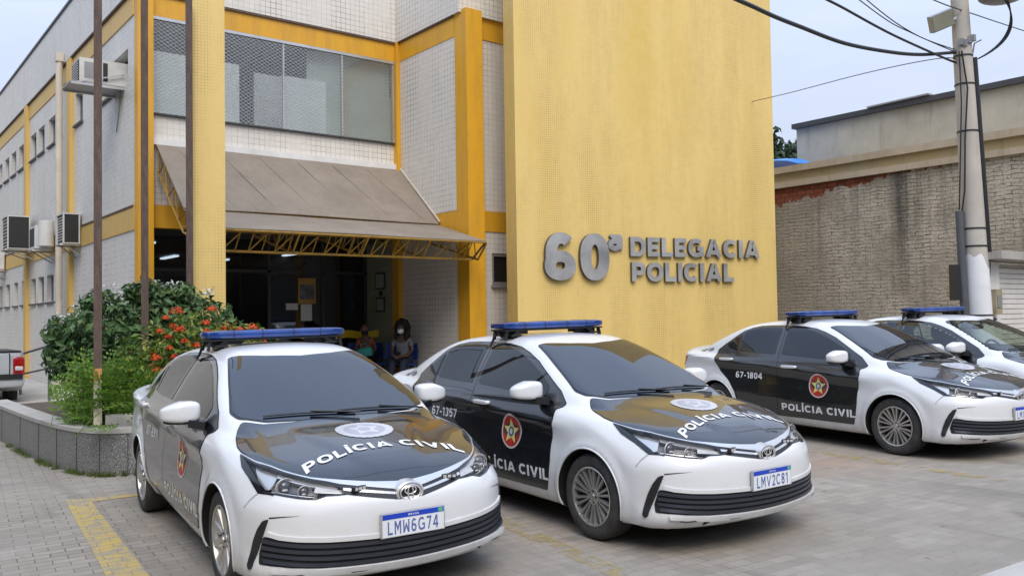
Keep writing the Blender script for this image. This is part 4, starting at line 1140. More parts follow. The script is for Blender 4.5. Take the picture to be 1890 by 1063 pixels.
def hood_badge():
    p = PM(); c = (1.555, .02); n = 52
    p.patch([(c[0]+(.158+.006*(k % 2))*math.cos(2*math.pi*k/n), c[1]+(.190+.007*(k % 2))*math.sin(2*math.pi*k/n)) for k in range(n)], 'top', .0078, M['decal_grey'], .03, 0, 0)
    p.patch(circ(c, .115, .140, 36), 'top', .0086, M['decal_dim'], .03, 0, 0)
    p.patch([(c[0]-(y-c[1]), c[1]+(x-c[0])) for x, y in star((c[0], c[1]), .118, .5)], 'top', .0094, M['decal_grey'], .03, 0, 0)
    p.patch(circ(c, .034, .042, 20), 'top', .0102, M['decal_dim'], .03, 0, 0)
    return p.mesh('emblem')
def hood_text():
    p = PM(); h = .088
    def place(u, v, W):
        y = -.535+u/W*1.055
        return (1.885+.125*(y/.53)**2-v*h, y)
    p.text('POL\u00cdCIA CIVIL', 'top', place, .0085, M['decal'], .22); return p.mesh('lettering')
def side_text(s, x0, x1, z0, h, side, mat, t=.2, fr='side'):
    p = PM()
    if side > 0: pl = lambda u, v, W: (x0+u/W*(x1-x0), z0+v*h)
    else: pl = lambda u, v, W: (x1-u/W*(x1-x0), z0+v*h)
    p.text(s, fr, pl, .0062, M[mat], t, side=side); return p.mesh('lettering')
def logo_mesh():
    """three interlocking ellipses on a chrome surround"""
    b = MB()
    def ring(cy, cz, ry, rz, r, x):
        pts = [(x, cy+ry*math.cos(t), cz+rz*math.sin(t)) for t in np.linspace(0, 2*math.pi, 33)]
        b.tube(pts, r, M['chrome'], 6, False)
    z0 = .648
    vs = [(2.262, .084*math.cos(t), z0+.062*math.sin(t)) for t in np.linspace(0, 2*math.pi, 40, endpoint=False)]
    b.add(vs+[(2.20, v[1]*1.15, z0+(v[2]-z0)*1.15) for v in vs], [tuple(range(40))]+[(i, 40+i, 40+(i+1) % 40, (i+1) % 40) for i in range(40)], M['chrome'])
    ring(0, z0, .080, .058, .010, 2.264)
    vs = [(2.2655, .066*math.cos(t), z0+.047*math.sin(t)) for t in np.linspace(0, 2*math.pi, 40, endpoint=False)]
    b.add(vs, [tuple(range(40))], M['trim'])
    ring(0, z0, .064, .043, .0052, 2.271); ring(0, z0+.014, .036, .022, .0045, 2.272); ring(0, z0-.002, .017, .039, .0045, 2.273)
    return b.mesh('emblem', 50)
def plate_mesh():
    b = MB(); b.box(2.288, 2.304, -.205, .205, .413, .553, M['alu'])
    b.box(2.304, 2.307, -.198, .198, .418, .548, M['plate_white'])
    return b.mesh('license_plate')
def plate_band():
    b = MB(); b.box(2.307, 2.3085, -.197, .197, .518, .5475, M['plate_blue']); b.box(2.3085, 2.3095, .160, .190, .521, .544, M['plate_green'])
    ss, W = strokes('BRASIL', .2, .2)
    for v, f in ss: b.add([(2.3096, -.035+q[0]/W*.07, .527+q[1]*.011) for q in v], f, M['decal'])
    return b.mesh('plate_band')
def plate_text(s, width):
    b = MB(); ss, W = strokes(s, .17, .24)
    for j, (v, f) in enumerate(ss): b.add([(2.3076+.0003*(j % 3), -.165+q[0]/W*width, .429+q[1]*.076) for q in v], f, M['plate_text'])
    return b.mesh('lettering')
def bar_mesh():
    b = MB(); b.superell((-.27, 0, 1.549), (.135, .588, .034), M['beacon'], .35, .22, 40, 12)
    for y in (-.36, -.13, .13, .36): b.superell((-.27, y, 1.549), (.1365, .004, .0352), M['gap'], .35, .2, 24, 10)
    return b.mesh('light_bar', 40)
def bar_base():
    b = MB(); b.box(-.385, -.155, -.57, .57, 1.500, 1.514, M['trim']); return b.mesh('base_plate')
def bracket_mesh(s):
    b = MB()
    for x in (-.36, -.18):
        b.bar((x, s*.40, 1.505), (x, s*.48, 1.45), .03, .03, M['trim']); b.bar((x, s*.535, 1.51), (x, s*.555, 1.425), .035, .018, M['trim'])
    b.box(-.40, -.14, s*.455-.05, s*.455+.05, 1.452, 1.470, M['trim']); b.box(-.33, -.21, s*.40-.12, s*.40+.12, 1.470, 1.500, M['trim'])
    return b.mesh('bracket')
def cable_mesh():
    b = MB(); b.tube([(-.30, -.50, 1.50), (-.32, -.54, 1.485), (-.345, -.565, 1.44), (-.36, -.575, 1.40), (-.365, -.60, 1.36)], .011, M['trim'], 8); return b.mesh('cable', 60)
def wiper_mesh(y0, y1, x0, x1):
    b = MB(); ab = np.array([(x0+(x1-x0)*t, y0+(y1-y0)*t) for t in np.linspace(0, 1, 9)]); p, n = project(ab, 'top', .016)
    b.tube(p, .0065, M['trim'], 6)
    ab = np.array([(x0+.03, y0+.02), (x0+(x1-x0)*.5, y0+(y1-y0)*.5)]); p, n = project(ab, 'top', .03); b.tube(p, .006, M['trim'], 6)
    return b.mesh('wiper', 60)
def dark_underplate():  # black plate added below the white shell to deepen the shadow there
    b = MB(); P = [(1.98, -.55), (2.08, -.3), (2.10, 0), (2.08, .3), (1.98, .55), (1.70, .72), (-1.9, .74), (-2.05, .5), (-2.05, -.5), (-1.9, -.74), (1.70, -.72)]; b.prism(P, .160, .177, M['gap']); return b.mesh('dark_underplate')
def arch_lip(ax, s):
    b = MB()
    if True:
        ab = np.array([(ax+.354*math.cos(t), .318+.354*math.sin(t)) for t in np.linspace(R_(-18), R_(198), 41)]); p, n = project(ab, 'side', .001)
        b.tube([(q[0], q[1]*s, q[2]) for q in p], .007, M['car_white'], 6)
    return b.mesh('wheel_arch_lip', 70)
SEAM = [(.800, .690), (.792, .684), (.735, .640), (.70, .60), (.694, .603), (.732, .648), (.79, .694)]
CREASE_SHADE = [(.889, .566), (.98, .574), (1.08, .577), (.98, .568), (.889, .556)]  # thin dark strip painted as the shade in the bumper crease
SCRAPE = [[(-.70, .262), (-.66, .258), (-.62, .262), (-.60, .256), (-.66, .251), (-.71, .256)], [(-.36, .250), (-.30, .247), (-.25, .249), (-.29, .243), (-.35, .244)], [(.58, .258), (.66, .262), (.70, .259), (.64, .253)]]
NOTCH = [(-.52, .270), (-.475, .266), (-.50, .225), (-.535, .205), (-.545, .240)]
def lamp_parts():
    b = {}
    p = PM(); p.patch(HLB, 'diag', .0045, M['trim_gloss'], .03, .004, 0); p.patch(HL, 'diag', .003, M['trim_gloss'], .03, .004, .004, holes=(inset(HL, .006),)); b['border'] = p
    p = PM()
    p.patch([(.66, .830), (.80, .808), (.86, .795), (.835, .715), (.80, .712), (.72, .76)], 'diag', -.034, M['chrome'], .03, .008, .012)
    p.patch([(.86, .793), (1.24, .720), (1.24, .706), (.86, .774)], 'diag', -.022, M['chrome'], .03, .004, .020)
    p.patch([(.85, .694), (1.04, .676), (1.14, .668), (1.14, .678), (1.04, .688), (.86, .706)], 'diag', -.026, M['chrome'], .03, .004, .020)
    p.patch([(1.12, .728), (1.27, .702), (1.275, .684), (1.12, .700)], 'diag', -.020, M['lamp_clear'], .03, .006, .020)
    b['reflector'] = p
    p = PM(); p.patch(HL, 'diag', .0055, M['cover'], .03, .006, 0); b['cover'] = p
    return b
def lamp_bulb(a, z, r, side):
    """a clear projector lens in a bright ring at the bottom of the lamp pocket"""
    q, n = project(np.array([[a, z]]), 'diag', -.040); c = q[0]; b = MB()
    b.superell((c[0], c[1], c[2]), (r*.55, r*.8, r*.8), M['lens'], 1, 1, 24, 14)
    ring = [(c[0]+.004, c[1]+r*math.cos(t), c[2]+r*.96*math.sin(t)) for t in np.linspace(0, 2*math.pi, 29)]; b.tube(ring, r*.13, M['chrome'], 8, False)
    bowl = [(c[0]+.012, c[1]+r*1.22*math.cos(t), c[2]+r*1.12*math.sin(t)) for t in np.linspace(0, 2*math.pi, 29)]; b.tube(bowl, r*.07, M['lamp_clear'], 6, False)
    b.superell((c[0]+r*.42, c[1]-r*.1, c[2]-r*.30), (r*.18, r*.42, r*.22), M['lamp_clear'], 1, 1, 14, 8)
    if side < 0: b.v = [(x, -y, z_) for x, y, z_ in b.v]; b.f = [f[::-1] for f in b.f]
    return b.mesh('lens', 60)
def make_car(label, loc, heading, number, plate, wheel, clear=False, quarter=True):
    root = empty('police_car'); tag(root, label, 'police car', 'police cars parked in front of the station')
    x, y = loc
    n = Vector((-GA, -GB, 1)).normalized()
    fx = Vector((math.cos(heading), math.sin(heading), 0)); fx = (fx-n*fx.dot(n)).normalized(); fy = n.cross(fx)
    m = Matrix((fx, fy, n)).transposed().to_4x4(); m.translation = (x, y, gz(x, y)); root.matrix_world = m
    cx = 'clear' if clear else ''
    def part(name, fn, parent=root, key=None): return link(name, cached(key or name, fn), parent)
    part('body', clear_body if clear else body_mesh, key='body'+cx)
    if clear: cabin(root)
    part('dark_underplate', dark_underplate)
    wh = dict(holes=(FWIN, RWIN, QWIN)) if clear else {}
    part('panel_gap', pm('panel_gap', (GAPS, 'side', .002, M['gap'], dict(step=.028, r=.01, skirt=0, both=True, **wh)), ([(x, y*1.008) for x, y in HOOD], 'top', .002, M['gap'], dict(step=.03, r=.02, skirt=0))), key='panel_gap'+cx)
    hood = part('hood', pm('hood', (HOOD, 'top', .0045, M['car_black'], dict(step=.022, r=.02, skirt=.012, smat=M['gap']))))
    part('lettering', hood_text, hood, 'hood_text'); part('emblem', hood_badge, hood, 'hood_badge')
    gl, gs = ('car_glass_clear', 'car_glass_clear') if clear else ('car_glass', 'car_glass_side')
    WI = [(q[0]*.985+.012, q[1]*.975) for q in WS]
    part('windshield', pm('windshield', (WS, 'top', .004, M['trim_gloss'], dict(step=.04, r=.03, skirt=.008, **(dict(holes=(WI,)) if clear else {}))), (WI, 'top', .0055, M['car_glass_clear' if clear else gl], dict(step=.035, r=.03, skirt=0))), key='windshield'+gl)
    part('rear_window', pm('rear_window', (RW, 'top', .004, M['car_glass'], dict(step=.05, r=.04, skirt=.008))))
    for a in ((.10, -.52, 1.215, 1.135), (.60, -.02, 1.165, 1.185)): part('wiper', lambda: wiper_mesh(*a), key='wiper%s' % a[0])
    for s in (1, -1):
        t = 'R' if s > 0 else 'L'; kw = dict(step=.028, r=.012, skirt=.014, side=s, smat=M['gap'])
        hf, hr_ = (dict(holes=(FWIN,)), dict(holes=(RWIN, QWIN))) if clear else ({}, {})
        fd = part('front_door', pm('front_door', (FDOOR, 'side', .0045, M['car_black'], {**kw, **hf})), key='fd'+t+cx)
        rd = part('rear_door', pm('rear_door', (RDOOR, 'side', .0045, M['car_black'], {**kw, **hr_})), key='rd'+t+cx)
        kw = dict(step=.05, r=.03, skirt=.004, side=s)
        part('window', pm('window', (FWIN, 'side', .0075, M[gs], kw)), fd, 'fw'+t+gs)
        part('window', pm('window', (RWIN, 'side', .0075, M[gs], kw)), rd, 'rw'+t+gs)
        part('window', pm('window', (QWIN, 'side', .0075, M[gs], kw)), rd, 'qw'+t+gs)
        part('handle', lambda: handle_mesh(-.085, .903, s), fd, 'fh'+t); part('handle', lambda: handle_mesh(-1.16, .958, s), rd, 'rh'+t)
        part('side_mirror', lambda: mirror_mesh(s), root, 'mir'+t)
        if s > 0:
            part('emblem', lambda: badge(.352, .697, .142, s), fd, 'bd'+t)
            part('lettering', lambda: side_text('POL\u00cdCIA CIVIL', -.205, .872, .366, .086, s, 'decal', .22), fd, 'dt'+t)
            if number: part('lettering', lambda: side_text(number, -.985, -.53, .722, .080, s, 'decal', .19), rd, 'num'+number+t)
            if quarter: part('quarter_lettering', lambda: side_text('60\u00aa DP', -1.755, -1.50, .205, .046, s, 'decal_dark', .19, 'shoulder'), root, 'q'+t)
        hl = part('headlight', pm('headlight', (inset(HL, .0045), 'diag', -.055, M['housing'], dict(step=.02, r=.006, skirt=-.052, side=s, smat=M['housing']))), key='hl'+t)
        lp = cached('lamps', lamp_parts)
        for nm, p in lp.items():
            def fn(p=p, nm=nm):
                if s > 0: return p.mesh(nm)
                q = PM(); mir = np.array([1, -1, 1.0]); q.mats = p.mats; q.v = [tuple(np.array(a)*mir) for a in p.v]; q.n = [tuple(np.array(a)*mir) for a in p.n]; q.f = [f[::-1] for f in p.f]; q.m = p.m
                return q.mesh(nm)
            part(nm, fn, hl, 'lamp'+nm+t)
        for a_, z_, r_ in ((.925, .738, .046), (1.055, .715, .034)): part('lens', lambda: lamp_bulb(a_, z_, r_, s), hl, 'bulb%s%s' % (a_, t))
        part('bumper_seam', pm('bumper_seam', (SEAM, 'diag', .0012, M['decal_dim'], dict(step=.03, r=0, skirt=0, side=s))), key='sm'+t)
        part('bumper_crease_shade', pm('bumper_crease_shade', (CREASE_SHADE, 'diag', .0012, M['decal_dark'], dict(step=.03, r=0, skirt=0, side=s))), key='sc'+t)
        part('lip_notch', pm('lip_notch', (NOTCH, 'front', .002, M['gap'], dict(step=.03, r=.008, skirt=0, side=s))), key='nt'+t)
        for ax in (1.35, -1.35): part('wheel_arch_lip', lambda: arch_lip(ax, s), key='al%s%s' % (ax, t))
        part('fog_bezel', pm('fog_bezel', (FANG, 'diag', .008, M['trim'], dict(step=.03, r=.012, skirt=.012, side=s))), key='fb'+t)
        part('taillight', pm('taillight', ([(-1.26, .95), (-1.05, .965), (-.80, .975), (-.86, .90), (-1.02, .80), (-1.26, .79)], 'rdiag', .006, M['taillight'], dict(step=.03, r=.015, skirt=.008, side=s))), key='tl'+t)
    part('scrape', pm('scrape', *[(q, 'front', .0212, M['decal_dark'], dict(step=.03, r=0, skirt=0)) for q in SCRAPE]))
    gr = part('grille', pm('grille', (GRL, 'diag', .003, M['trim'], dict(step=.03, r=.004, skirt=0, both=True))))
    part('chrome_strip', pm('chrome_strip', (CHR, 'diag', .006, M['chrome'], dict(step=.03, r=.004, skirt=.008, both=True)), (GRM, 'diag', .008, M['chrome'], dict(step=.03, r=.003, skirt=.006, both=True))), gr)
    part('emblem', logo_mesh, gr, 'logo')
    def strobe(s):
        b = MB(); q, nn = project(np.array([[1.345, .692]]), 'diag', .012); c = Vector(q[0]); c.y *= -s
        mm = Matrix.Rotation(R_(20*-s), 4, 'Z'); mm.translation = c
        b.box(-.012, .012, -.045, .045, -.012, .012, M['trim'], mm)
        for k in (-1, 0, 1): b.box(.012, .016, k*.028-.010, k*.028+.010, -.008, .008, M['lamp_clear'], mm)
        return b.mesh('strobe_light')
    for s in (1, -1): part('strobe_light', lambda: strobe(s), gr, 'strobe%d' % s)
    lg = part('lower_grille', pm('lower_grille', (OPEN, 'front', .003, M['gap'], dict(step=.04, r=.01, skirt=0)))); part('slat', slats, lg); part('bumper_lip', lip_mesh)
    pl = part('license_plate', plate_mesh); part('plate_band', plate_band, pl)
    if plate: part('lettering', lambda: plate_text(*plate), pl, 'pt'+plate[0])
    lb = part('light_bar', bar_mesh); part('base_plate', bar_base, lb); part('bracket', lambda: bracket_mesh(1), lb, 'brL'); part('bracket', lambda: bracket_mesh(-1), lb, 'brR'); part('cable', cable_mesh, lb)
    for ax in (1.35, -1.35):
        for s in (1, -1):
            w = link('wheel', None, root); w.location = (ax, -.762*s, .3155); w.rotation_euler = (0, 0, 0 if s > 0 else math.pi)
            part('tyre', wheel_tyre, w)
            part('rim', (lambda: wheel_rim(10, .013, .019)) if wheel == 'fine' else (lambda: wheel_rim(10, .03, .052)), w, 'rim'+wheel)
    return root
CARS = [
 make_car('police saloon by the granite planter, the nearest and leftmost, with plate LMW6G74', (2.935, 6.69), -1.668, '67-6911', ('LMW6G74', .325), 'broad'),
 make_car('police saloon in front of the big yellow wall, with plate LMV2C81', (5.38, 6.021), -1.636, '67-1357', ('LMV2C81', .325), 'fine'),
 make_car('police saloon with 67-1804 on its black door, beside the empty bay', (10.263, 6.221), -1.693, '67-1804', ('LMX2', .19), 'fine'),
 make_car('farthest police saloon with clear greenish windows, mostly hidden behind another, by the utility pole', (12.683, 5.949), -1.727, None, None, 'fine', True),
]

# ================================================================== OBJECTS
# --- awning: steel trusses with two sheet slopes
aw = empty('awning', (4.7, 16.4, 4.9)); tag(aw, 'brown sheet awning on yellow steel trusses above the station entrance', 'awning')
def awp(name, b, smooth=None):
    o = b.obj(name, aw, smooth); o.matrix_parent_inverse = Matrix.Translation((-4.7, -16.4, -4.9)); return o
X0, X1 = 4.72, 9.83
def slope(name, y0, z0, y1, z1, xa0, xb0, xa1, xb1):
    b = MB(); n, k = 26, 10; vs = []
    for lay in (0, 1):
        for j in range(k+1):
            for i in range(n+1):
                t, u = j/k, i/n
                x = (xa0+(xa1-xa0)*t)*(1-u)+(xb0+(xb1-xb0)*t)*u
                sag = -.012*math.sin(u*math.pi*5)**2*math.sin(t*math.pi)+.006*math.sin(7*u+5*t)
                vs.append((x, y0+(y1-y0)*t, z0+(z1-z0)*t+sag-.012*lay))
    w = n+1; L = (k+1)*w; fs = []
    for j in range(k):
        for i in range(n):
            a = j*w+i; fs += [(a, a+w, a+w+1, a+1), (L+a, L+a+1, L+a+w+1, L+a+w)]
    for i in range(n): fs += [(i, i+1, L+i+1, L+i), (k*w+i, L+k*w+i, L+k*w+i+1, k*w+i+1)]
    for j in range(k): fs += [(j*w, L+j*w, L+j*w+w, j*w+w), (j*w+n, j*w+n+w, L+j*w+n+w, L+j*w+n)]
    b.add(vs, fs, M['awning']); return awp(name, b, 40)
slope('upper_sheet', 16.39, 4.94, 14.86, 3.63, X0, X1, X0, X1)
slope('lower_sheet', 14.90, 3.60, 13.10, 3.14, X0, X1, X0, 9.72)
b = MB(); b.bar((X1+.01, 16.38, 4.97), (X1+.01, 14.84, 3.66), .022, .03, M['beige_pipe']); awp('edge_flashing', b)
for t in np.linspace(.12, .88, 6):
    b = MB(); x = X0+(X1-X0)*t; b.bar((x-.25, 16.3, 4.866), (x+.3, 14.95, 3.702), .007, .010, M['awning']); awp('sheet_seam', b)
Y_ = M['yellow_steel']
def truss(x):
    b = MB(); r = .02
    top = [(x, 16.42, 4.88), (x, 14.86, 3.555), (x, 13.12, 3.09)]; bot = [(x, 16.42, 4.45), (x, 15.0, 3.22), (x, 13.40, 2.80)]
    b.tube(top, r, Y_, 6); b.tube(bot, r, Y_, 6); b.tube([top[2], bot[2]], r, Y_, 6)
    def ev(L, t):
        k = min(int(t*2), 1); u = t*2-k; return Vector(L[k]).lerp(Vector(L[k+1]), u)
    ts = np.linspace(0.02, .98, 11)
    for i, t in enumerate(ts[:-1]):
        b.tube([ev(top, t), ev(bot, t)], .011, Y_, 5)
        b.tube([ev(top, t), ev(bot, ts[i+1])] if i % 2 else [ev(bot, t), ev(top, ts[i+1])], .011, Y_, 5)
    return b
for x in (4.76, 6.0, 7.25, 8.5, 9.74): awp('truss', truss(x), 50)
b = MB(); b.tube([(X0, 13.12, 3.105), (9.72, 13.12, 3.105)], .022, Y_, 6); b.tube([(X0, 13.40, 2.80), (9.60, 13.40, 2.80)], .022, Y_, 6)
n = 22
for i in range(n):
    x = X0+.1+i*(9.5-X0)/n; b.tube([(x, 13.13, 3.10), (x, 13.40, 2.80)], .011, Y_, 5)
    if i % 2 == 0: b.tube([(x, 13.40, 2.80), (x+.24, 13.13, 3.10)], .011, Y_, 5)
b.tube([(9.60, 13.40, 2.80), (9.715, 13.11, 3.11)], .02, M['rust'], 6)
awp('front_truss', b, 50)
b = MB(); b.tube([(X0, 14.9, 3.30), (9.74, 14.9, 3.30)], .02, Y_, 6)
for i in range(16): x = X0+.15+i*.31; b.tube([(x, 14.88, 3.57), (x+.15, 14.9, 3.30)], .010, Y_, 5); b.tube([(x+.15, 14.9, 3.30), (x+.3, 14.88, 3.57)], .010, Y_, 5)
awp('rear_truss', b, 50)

# --- three rusty flag masts
for (x, y, h, lab) in ((2.42, 10.62, 7.6, 'rusty square mast at the left, its foot flaking to white in the planter'), (3.21, 11.65, 7.4, 'rusty square mast in the middle, in front of the yellow corner post'), (4.02, 12.40, 6.14, 'rusty square mast with a flat visible top beside the yellow tiled pylon')):
    b = MB(); w = .043
    if x < 3:
        b.box(-w, w, -w, w, 1.05, h, M['rust']); b.box(-w-.001, w+.001, -w-.001, w+.001, 1.00, 1.14, M['rust_bright'] if 'rust_bright' in M else M.setdefault('rust_bright', plain('rust_bright', (.42, .20, .07), .8, var=.5, scale=14)))
        b.box(-w, w, -w, w, .45, 1.0, M.setdefault('flaking_white', plain('flaking_white', (.52, .47, .38), .8, var=.4, scale=12)))
    else:
        b.box(-w, w, -w, w, .4, h, M['rust']); b.box(-w*1.05, w*1.05, -w*1.05, w*1.05, h, h+.02, M['dark_frame'])
    o = b.obj('flag_mast'); o.location = (x, y, gz(x, y)); o.rotation_euler = (0, 0, A13); tag(o, lab, 'mast', 'rusty masts in the planter')

# --- planter
PL = [(1.95, 15.2), (1.98, 13.6), (2.02, 12.2), (2.08, 11.3), (2.18, 10.6), (2.36, 10.18), (2.66, 10.0), (3.1, 9.95), (3.7, 9.90), (4.6, 9.82), (5.3, 9.80)]
def smooth_line(P, n=60):
    P = np.array(P); t = np.linspace(0, len(P)-1, n); k = np.arange(len(P)); out = np.stack([np.interp(t, k, P[:, 0]), np.interp(t, k, P[:, 1])], 1)
    for _ in range(3): out[1:-1] = (out[:-2]+2*out[1:-1]+out[2:])/4
    return out
pl_o = smooth_line(PL)
def offset_line(L, d):
    t = np.gradient(L, axis=0); t /= np.linalg.norm(t, axis=1)[:, None]; return L+np.stack([-t[:, 1], t[:, 0]], 1)*d
def strip_wall(b, L, d0, d1, z0, z1, mat):
    A, B = offset_line(L, d0), offset_line(L, d1); n = len(L)
    vs = [(x, y, gz(x, y)+z0) for x, y in A]+[(x, y, gz(x, y)+z0) for x, y in B]+[(x, y, gz(x, y)+z1) for x, y in A]+[(x, y, gz(x, y)+z1) for x, y in B]
    fs = []
    for i in range(n-1): fs += [(i, i+1, 2*n+i+1, 2*n+i), (n+i, 3*n+i, 3*n+i+1, n+i+1), (2*n+i, 2*n+i+1, 3*n+i+1, 3*n+i)]
    fs += [(0, 2*n, 3*n, n), (n-1, 2*n-1, 4*n-1, 3*n-1)]
    b.add(vs, fs, mat)
pt = empty('planter', (2.4, 10.6, gz(2.4, 10.6))); tag(pt, 'low curved planter faced in speckled dark granite with a cement rim', 'planter')
def ptp(name, b, smooth=None, parent=None):
    o = b.obj(name, parent or pt, smooth)
    if parent is None: o.matrix_parent_inverse = pt.matrix_world.inverted() if False else Matrix.Translation(-pt.location)
    return o
b = MB(); strip_wall(b, pl_o, 0, .06, -.05, .455, M['granite']); ptp('granite_facing', b, 40)
b = MB()
L = pl_o
for i in range(4, len(L)-2, 5):
    t = L[i+1]-L[i]; a = math.atan2(t[1], t[0]); mm = Matrix.Rotation(a, 4, 'Z'); mm.translation = (L[i][0], L[i][1], gz(*L[i])); b.box(-.003, .003, -.0035, 0.0, -.04, .45, M['black'], mm)
ptp('facing_joint', b)
b = MB(); strip_wall(b, pl_o, -.012, .24, .455, .50, M['concrete']); ptp('rim', b, 40)
b = MB(); I_ = offset_line(pl_o, .20); P = list(I_)+[(5.3, 13.5), (3.6, 15.2)]; b.add([(x, y, gz(x, y)+.42) for x, y in P], [tuple(range(len(P)))], M['soil']); ptp('soil', b)
b = MB(); mm = Matrix.Rotation(R_(-12), 4, 'Z'); mm.translation = (2.42, 10.55, gz(2.4, 10.5)); b.box(.06, 1.45, -.12, .10, .3, .62, M['concrete'], mm); o = b.obj('mast_footing'); tag(o, 'cracked whitish concrete block around the foot of the left mast', 'footing')

# --- plants
def leaf_mat(name, cols, rough=0.45, trans=0.25):
    m = NT(name); g = m.n('NewGeometry'); r = g.outputs['Random Per Island']
    els = [(i/(len(cols)-1), c) for i, c in enumerate(cols)]
    c = m.ramp(r, *els); m.col(c); m.set(Roughness=rough); m.b.inputs['Specular IOR Level'].default_value = 0.35
    tr = m.n('BsdfTranslucent'); m.l(c, tr.inputs[0]); mx = m.n('MixShader'); mx.inputs[0].default_value = trans; m.l(m.b.outputs[0], mx.inputs[1]); m.l(tr.outputs[0], mx.inputs[2]); m.l(mx.outputs[0], m.out.inputs[0]); return m.mat
M['leaf_dark'] = leaf_mat('leaf_dark', [(.025, .062, .022), (.055, .12, .038), (.10, .18, .06), (.16, .235, .09)])
M['leaf_fern'] = leaf_mat('leaf_fern', [(.07, .15, .018), (.13, .25, .03), (.21, .34, .05)], .5, .4)
M['leaf_ixora'] = leaf_mat('leaf_ixora', [(.035, .085, .015), (.08, .16, .02), (.17, .23, .03), (.30, .28, .05)], .4)
M['leaf_far'] = leaf_mat('leaf_far', [(.02, .04, .02), (.04, .07, .035), (.07, .10, .05)])
M['grass'] = leaf_mat('grass', [(.05, .09, .02), (.10, .15, .03), (.16, .18, .05)])
M['petal_red'] = leaf_mat('petal_red', [(.50, .045, .012), (.62, .075, .02), (.70, .13, .03)], .5, .2)
M['petal_white'] = leaf_mat('petal_white', [(.6, .6, .58), (.75, .75, .73)], .5, .2)
M['bark'] = plain('bark', (.10, .075, .05), .9, var=.4, scale=12)
def leaves(b, P, N, size, mat, aspect=2.2, jitter=.6, droop=.2, fold=.15):
    """one folded leaf blade per point P, facing roughly N"""
    vs = []; fs = []
    for p, n in zip(P, N):
        n = Vector(n)+Vector(RNG.normal(0, jitter, 3)); n.normalize()
        d = Vector(RNG.normal(0, 1, 3)); d.z -= droop; d = d-n*d.dot(n)
        if d.length < 1e-3: continue
        d.normalize(); w = n.cross(d); L = size*(.65+.7*RNG.random()); W = L/aspect; p = Vector(p); k = len(vs)
        vs += [p-d*L*.5, p+w*W*.5+n*W*fold, p+d*L*.5-n*L*.12, p-w*W*.5+n*W*fold, p]
        fs += [(k, k+1, k+4), (k+1, k+2, k+4), (k+2, k+3, k+4), (k+3, k, k+4)]
    b.add(vs, fs, mat)
def blob_points(blobs, n, shell=.55):
    """points in the outer part of a set of ellipsoids, with outward normals"""
    w = np.array([r[0]*r[1]+r[1]*r[2]+r[0]*r[2] for _, r in blobs]); w /= w.sum(); P = []; N = []
    for (c, r), k in zip(blobs, RNG.multinomial(n, w)):
        d = RNG.normal(0, 1, (k, 3)); d /= np.linalg.norm(d, axis=1)[:, None]
        s = (shell+(1-shell)*RNG.random(k)**.6)[:, None]*(1+.10*np.sin(d[:, :1]*9+d[:, 1:2]*7)+.06*np.sin(d[:, 2:]*15))
        P.append(np.array(c)+d*s*np.array(r)); nn = d/np.array(r); nn /= np.linalg.norm(nn, axis=1)[:, None]; nn[:, 2] += .35; N.append(nn)
    return np.concatenate(P), np.concatenate(N)
def stems(b, base, blobs, n=7, r=.018):
    for c, rr in blobs[:n]:
        m = [(base[0], base[1], base[2]), ((base[0]+c[0])/2+RNG.normal(0, .06), (base[1]+c[1])/2+RNG.normal(0, .06), (base[2]+c[2])/2), (c[0], c[1], c[2]+rr[2]*.5)]
        b.tube(m, [r*1.5, r, r*.4], M['bark'], 6)
# dark glossy bush
sh = empty('shrub', (3.0, 12.3, .5)); tag(sh, 'tall dark green bush with white flower tufts at its top, behind the masts', 'shrub')
def kid(name, b, root, smooth=None):
    o = b.obj(name, root, smooth); o.matrix_parent_inverse = Matrix.Translation(-root.location); return o
BL = [((2.65, 12.5, 1.35), (.42, .5, .50)), ((2.95, 12.1, 1.60), (.55, .5, .50)), ((3.45, 12.1, 1.72), (.55, .5, .45)), ((3.95, 12.0, 1.65), (.55, .5, .45)), ((3.1, 11.9, 1.05), (.7, .5, .55)), ((2.52, 12.7, 1.30), (.30, .4, .36)), ((2.75, 12.0, 1.98), (.22, .2, .16)), ((3.3, 12.0, 2.12), (.26, .2, .16)), ((3.75, 11.9, 2.10), (.2, .2, .14)), ((2.36, 12.4, 1.62), (.2, .2, .18)), ((3.9, 11.9, 1.1), (.6, .5, .6))]
b = MB(); stems(b, (3.0, 12.2, .4), BL); kid('stem', b, sh, 50)
b = MB(); P, N = blob_points(BL, 8200, .5); leaves(b, P, N, .125, M['leaf_dark'], 2.3, .55, .6); kid('foliage', b, sh)
b = MB()
for c in ((2.62, 12.2, 1.93), (3.35, 12.0, 2.24), (3.62, 11.9, 2.20), (2.42, 12.4, 1.80), (2.98, 12.0, 2.14), (4.1, 11.9, 2.12)):
    P = np.array(c)+RNG.normal(0, 1, (26, 3))*[.08, .08, .03]; leaves(b, P, [(0, 0, 1)]*26, .055, M['petal_white'], 1.6)
kid('blossom', b, sh)
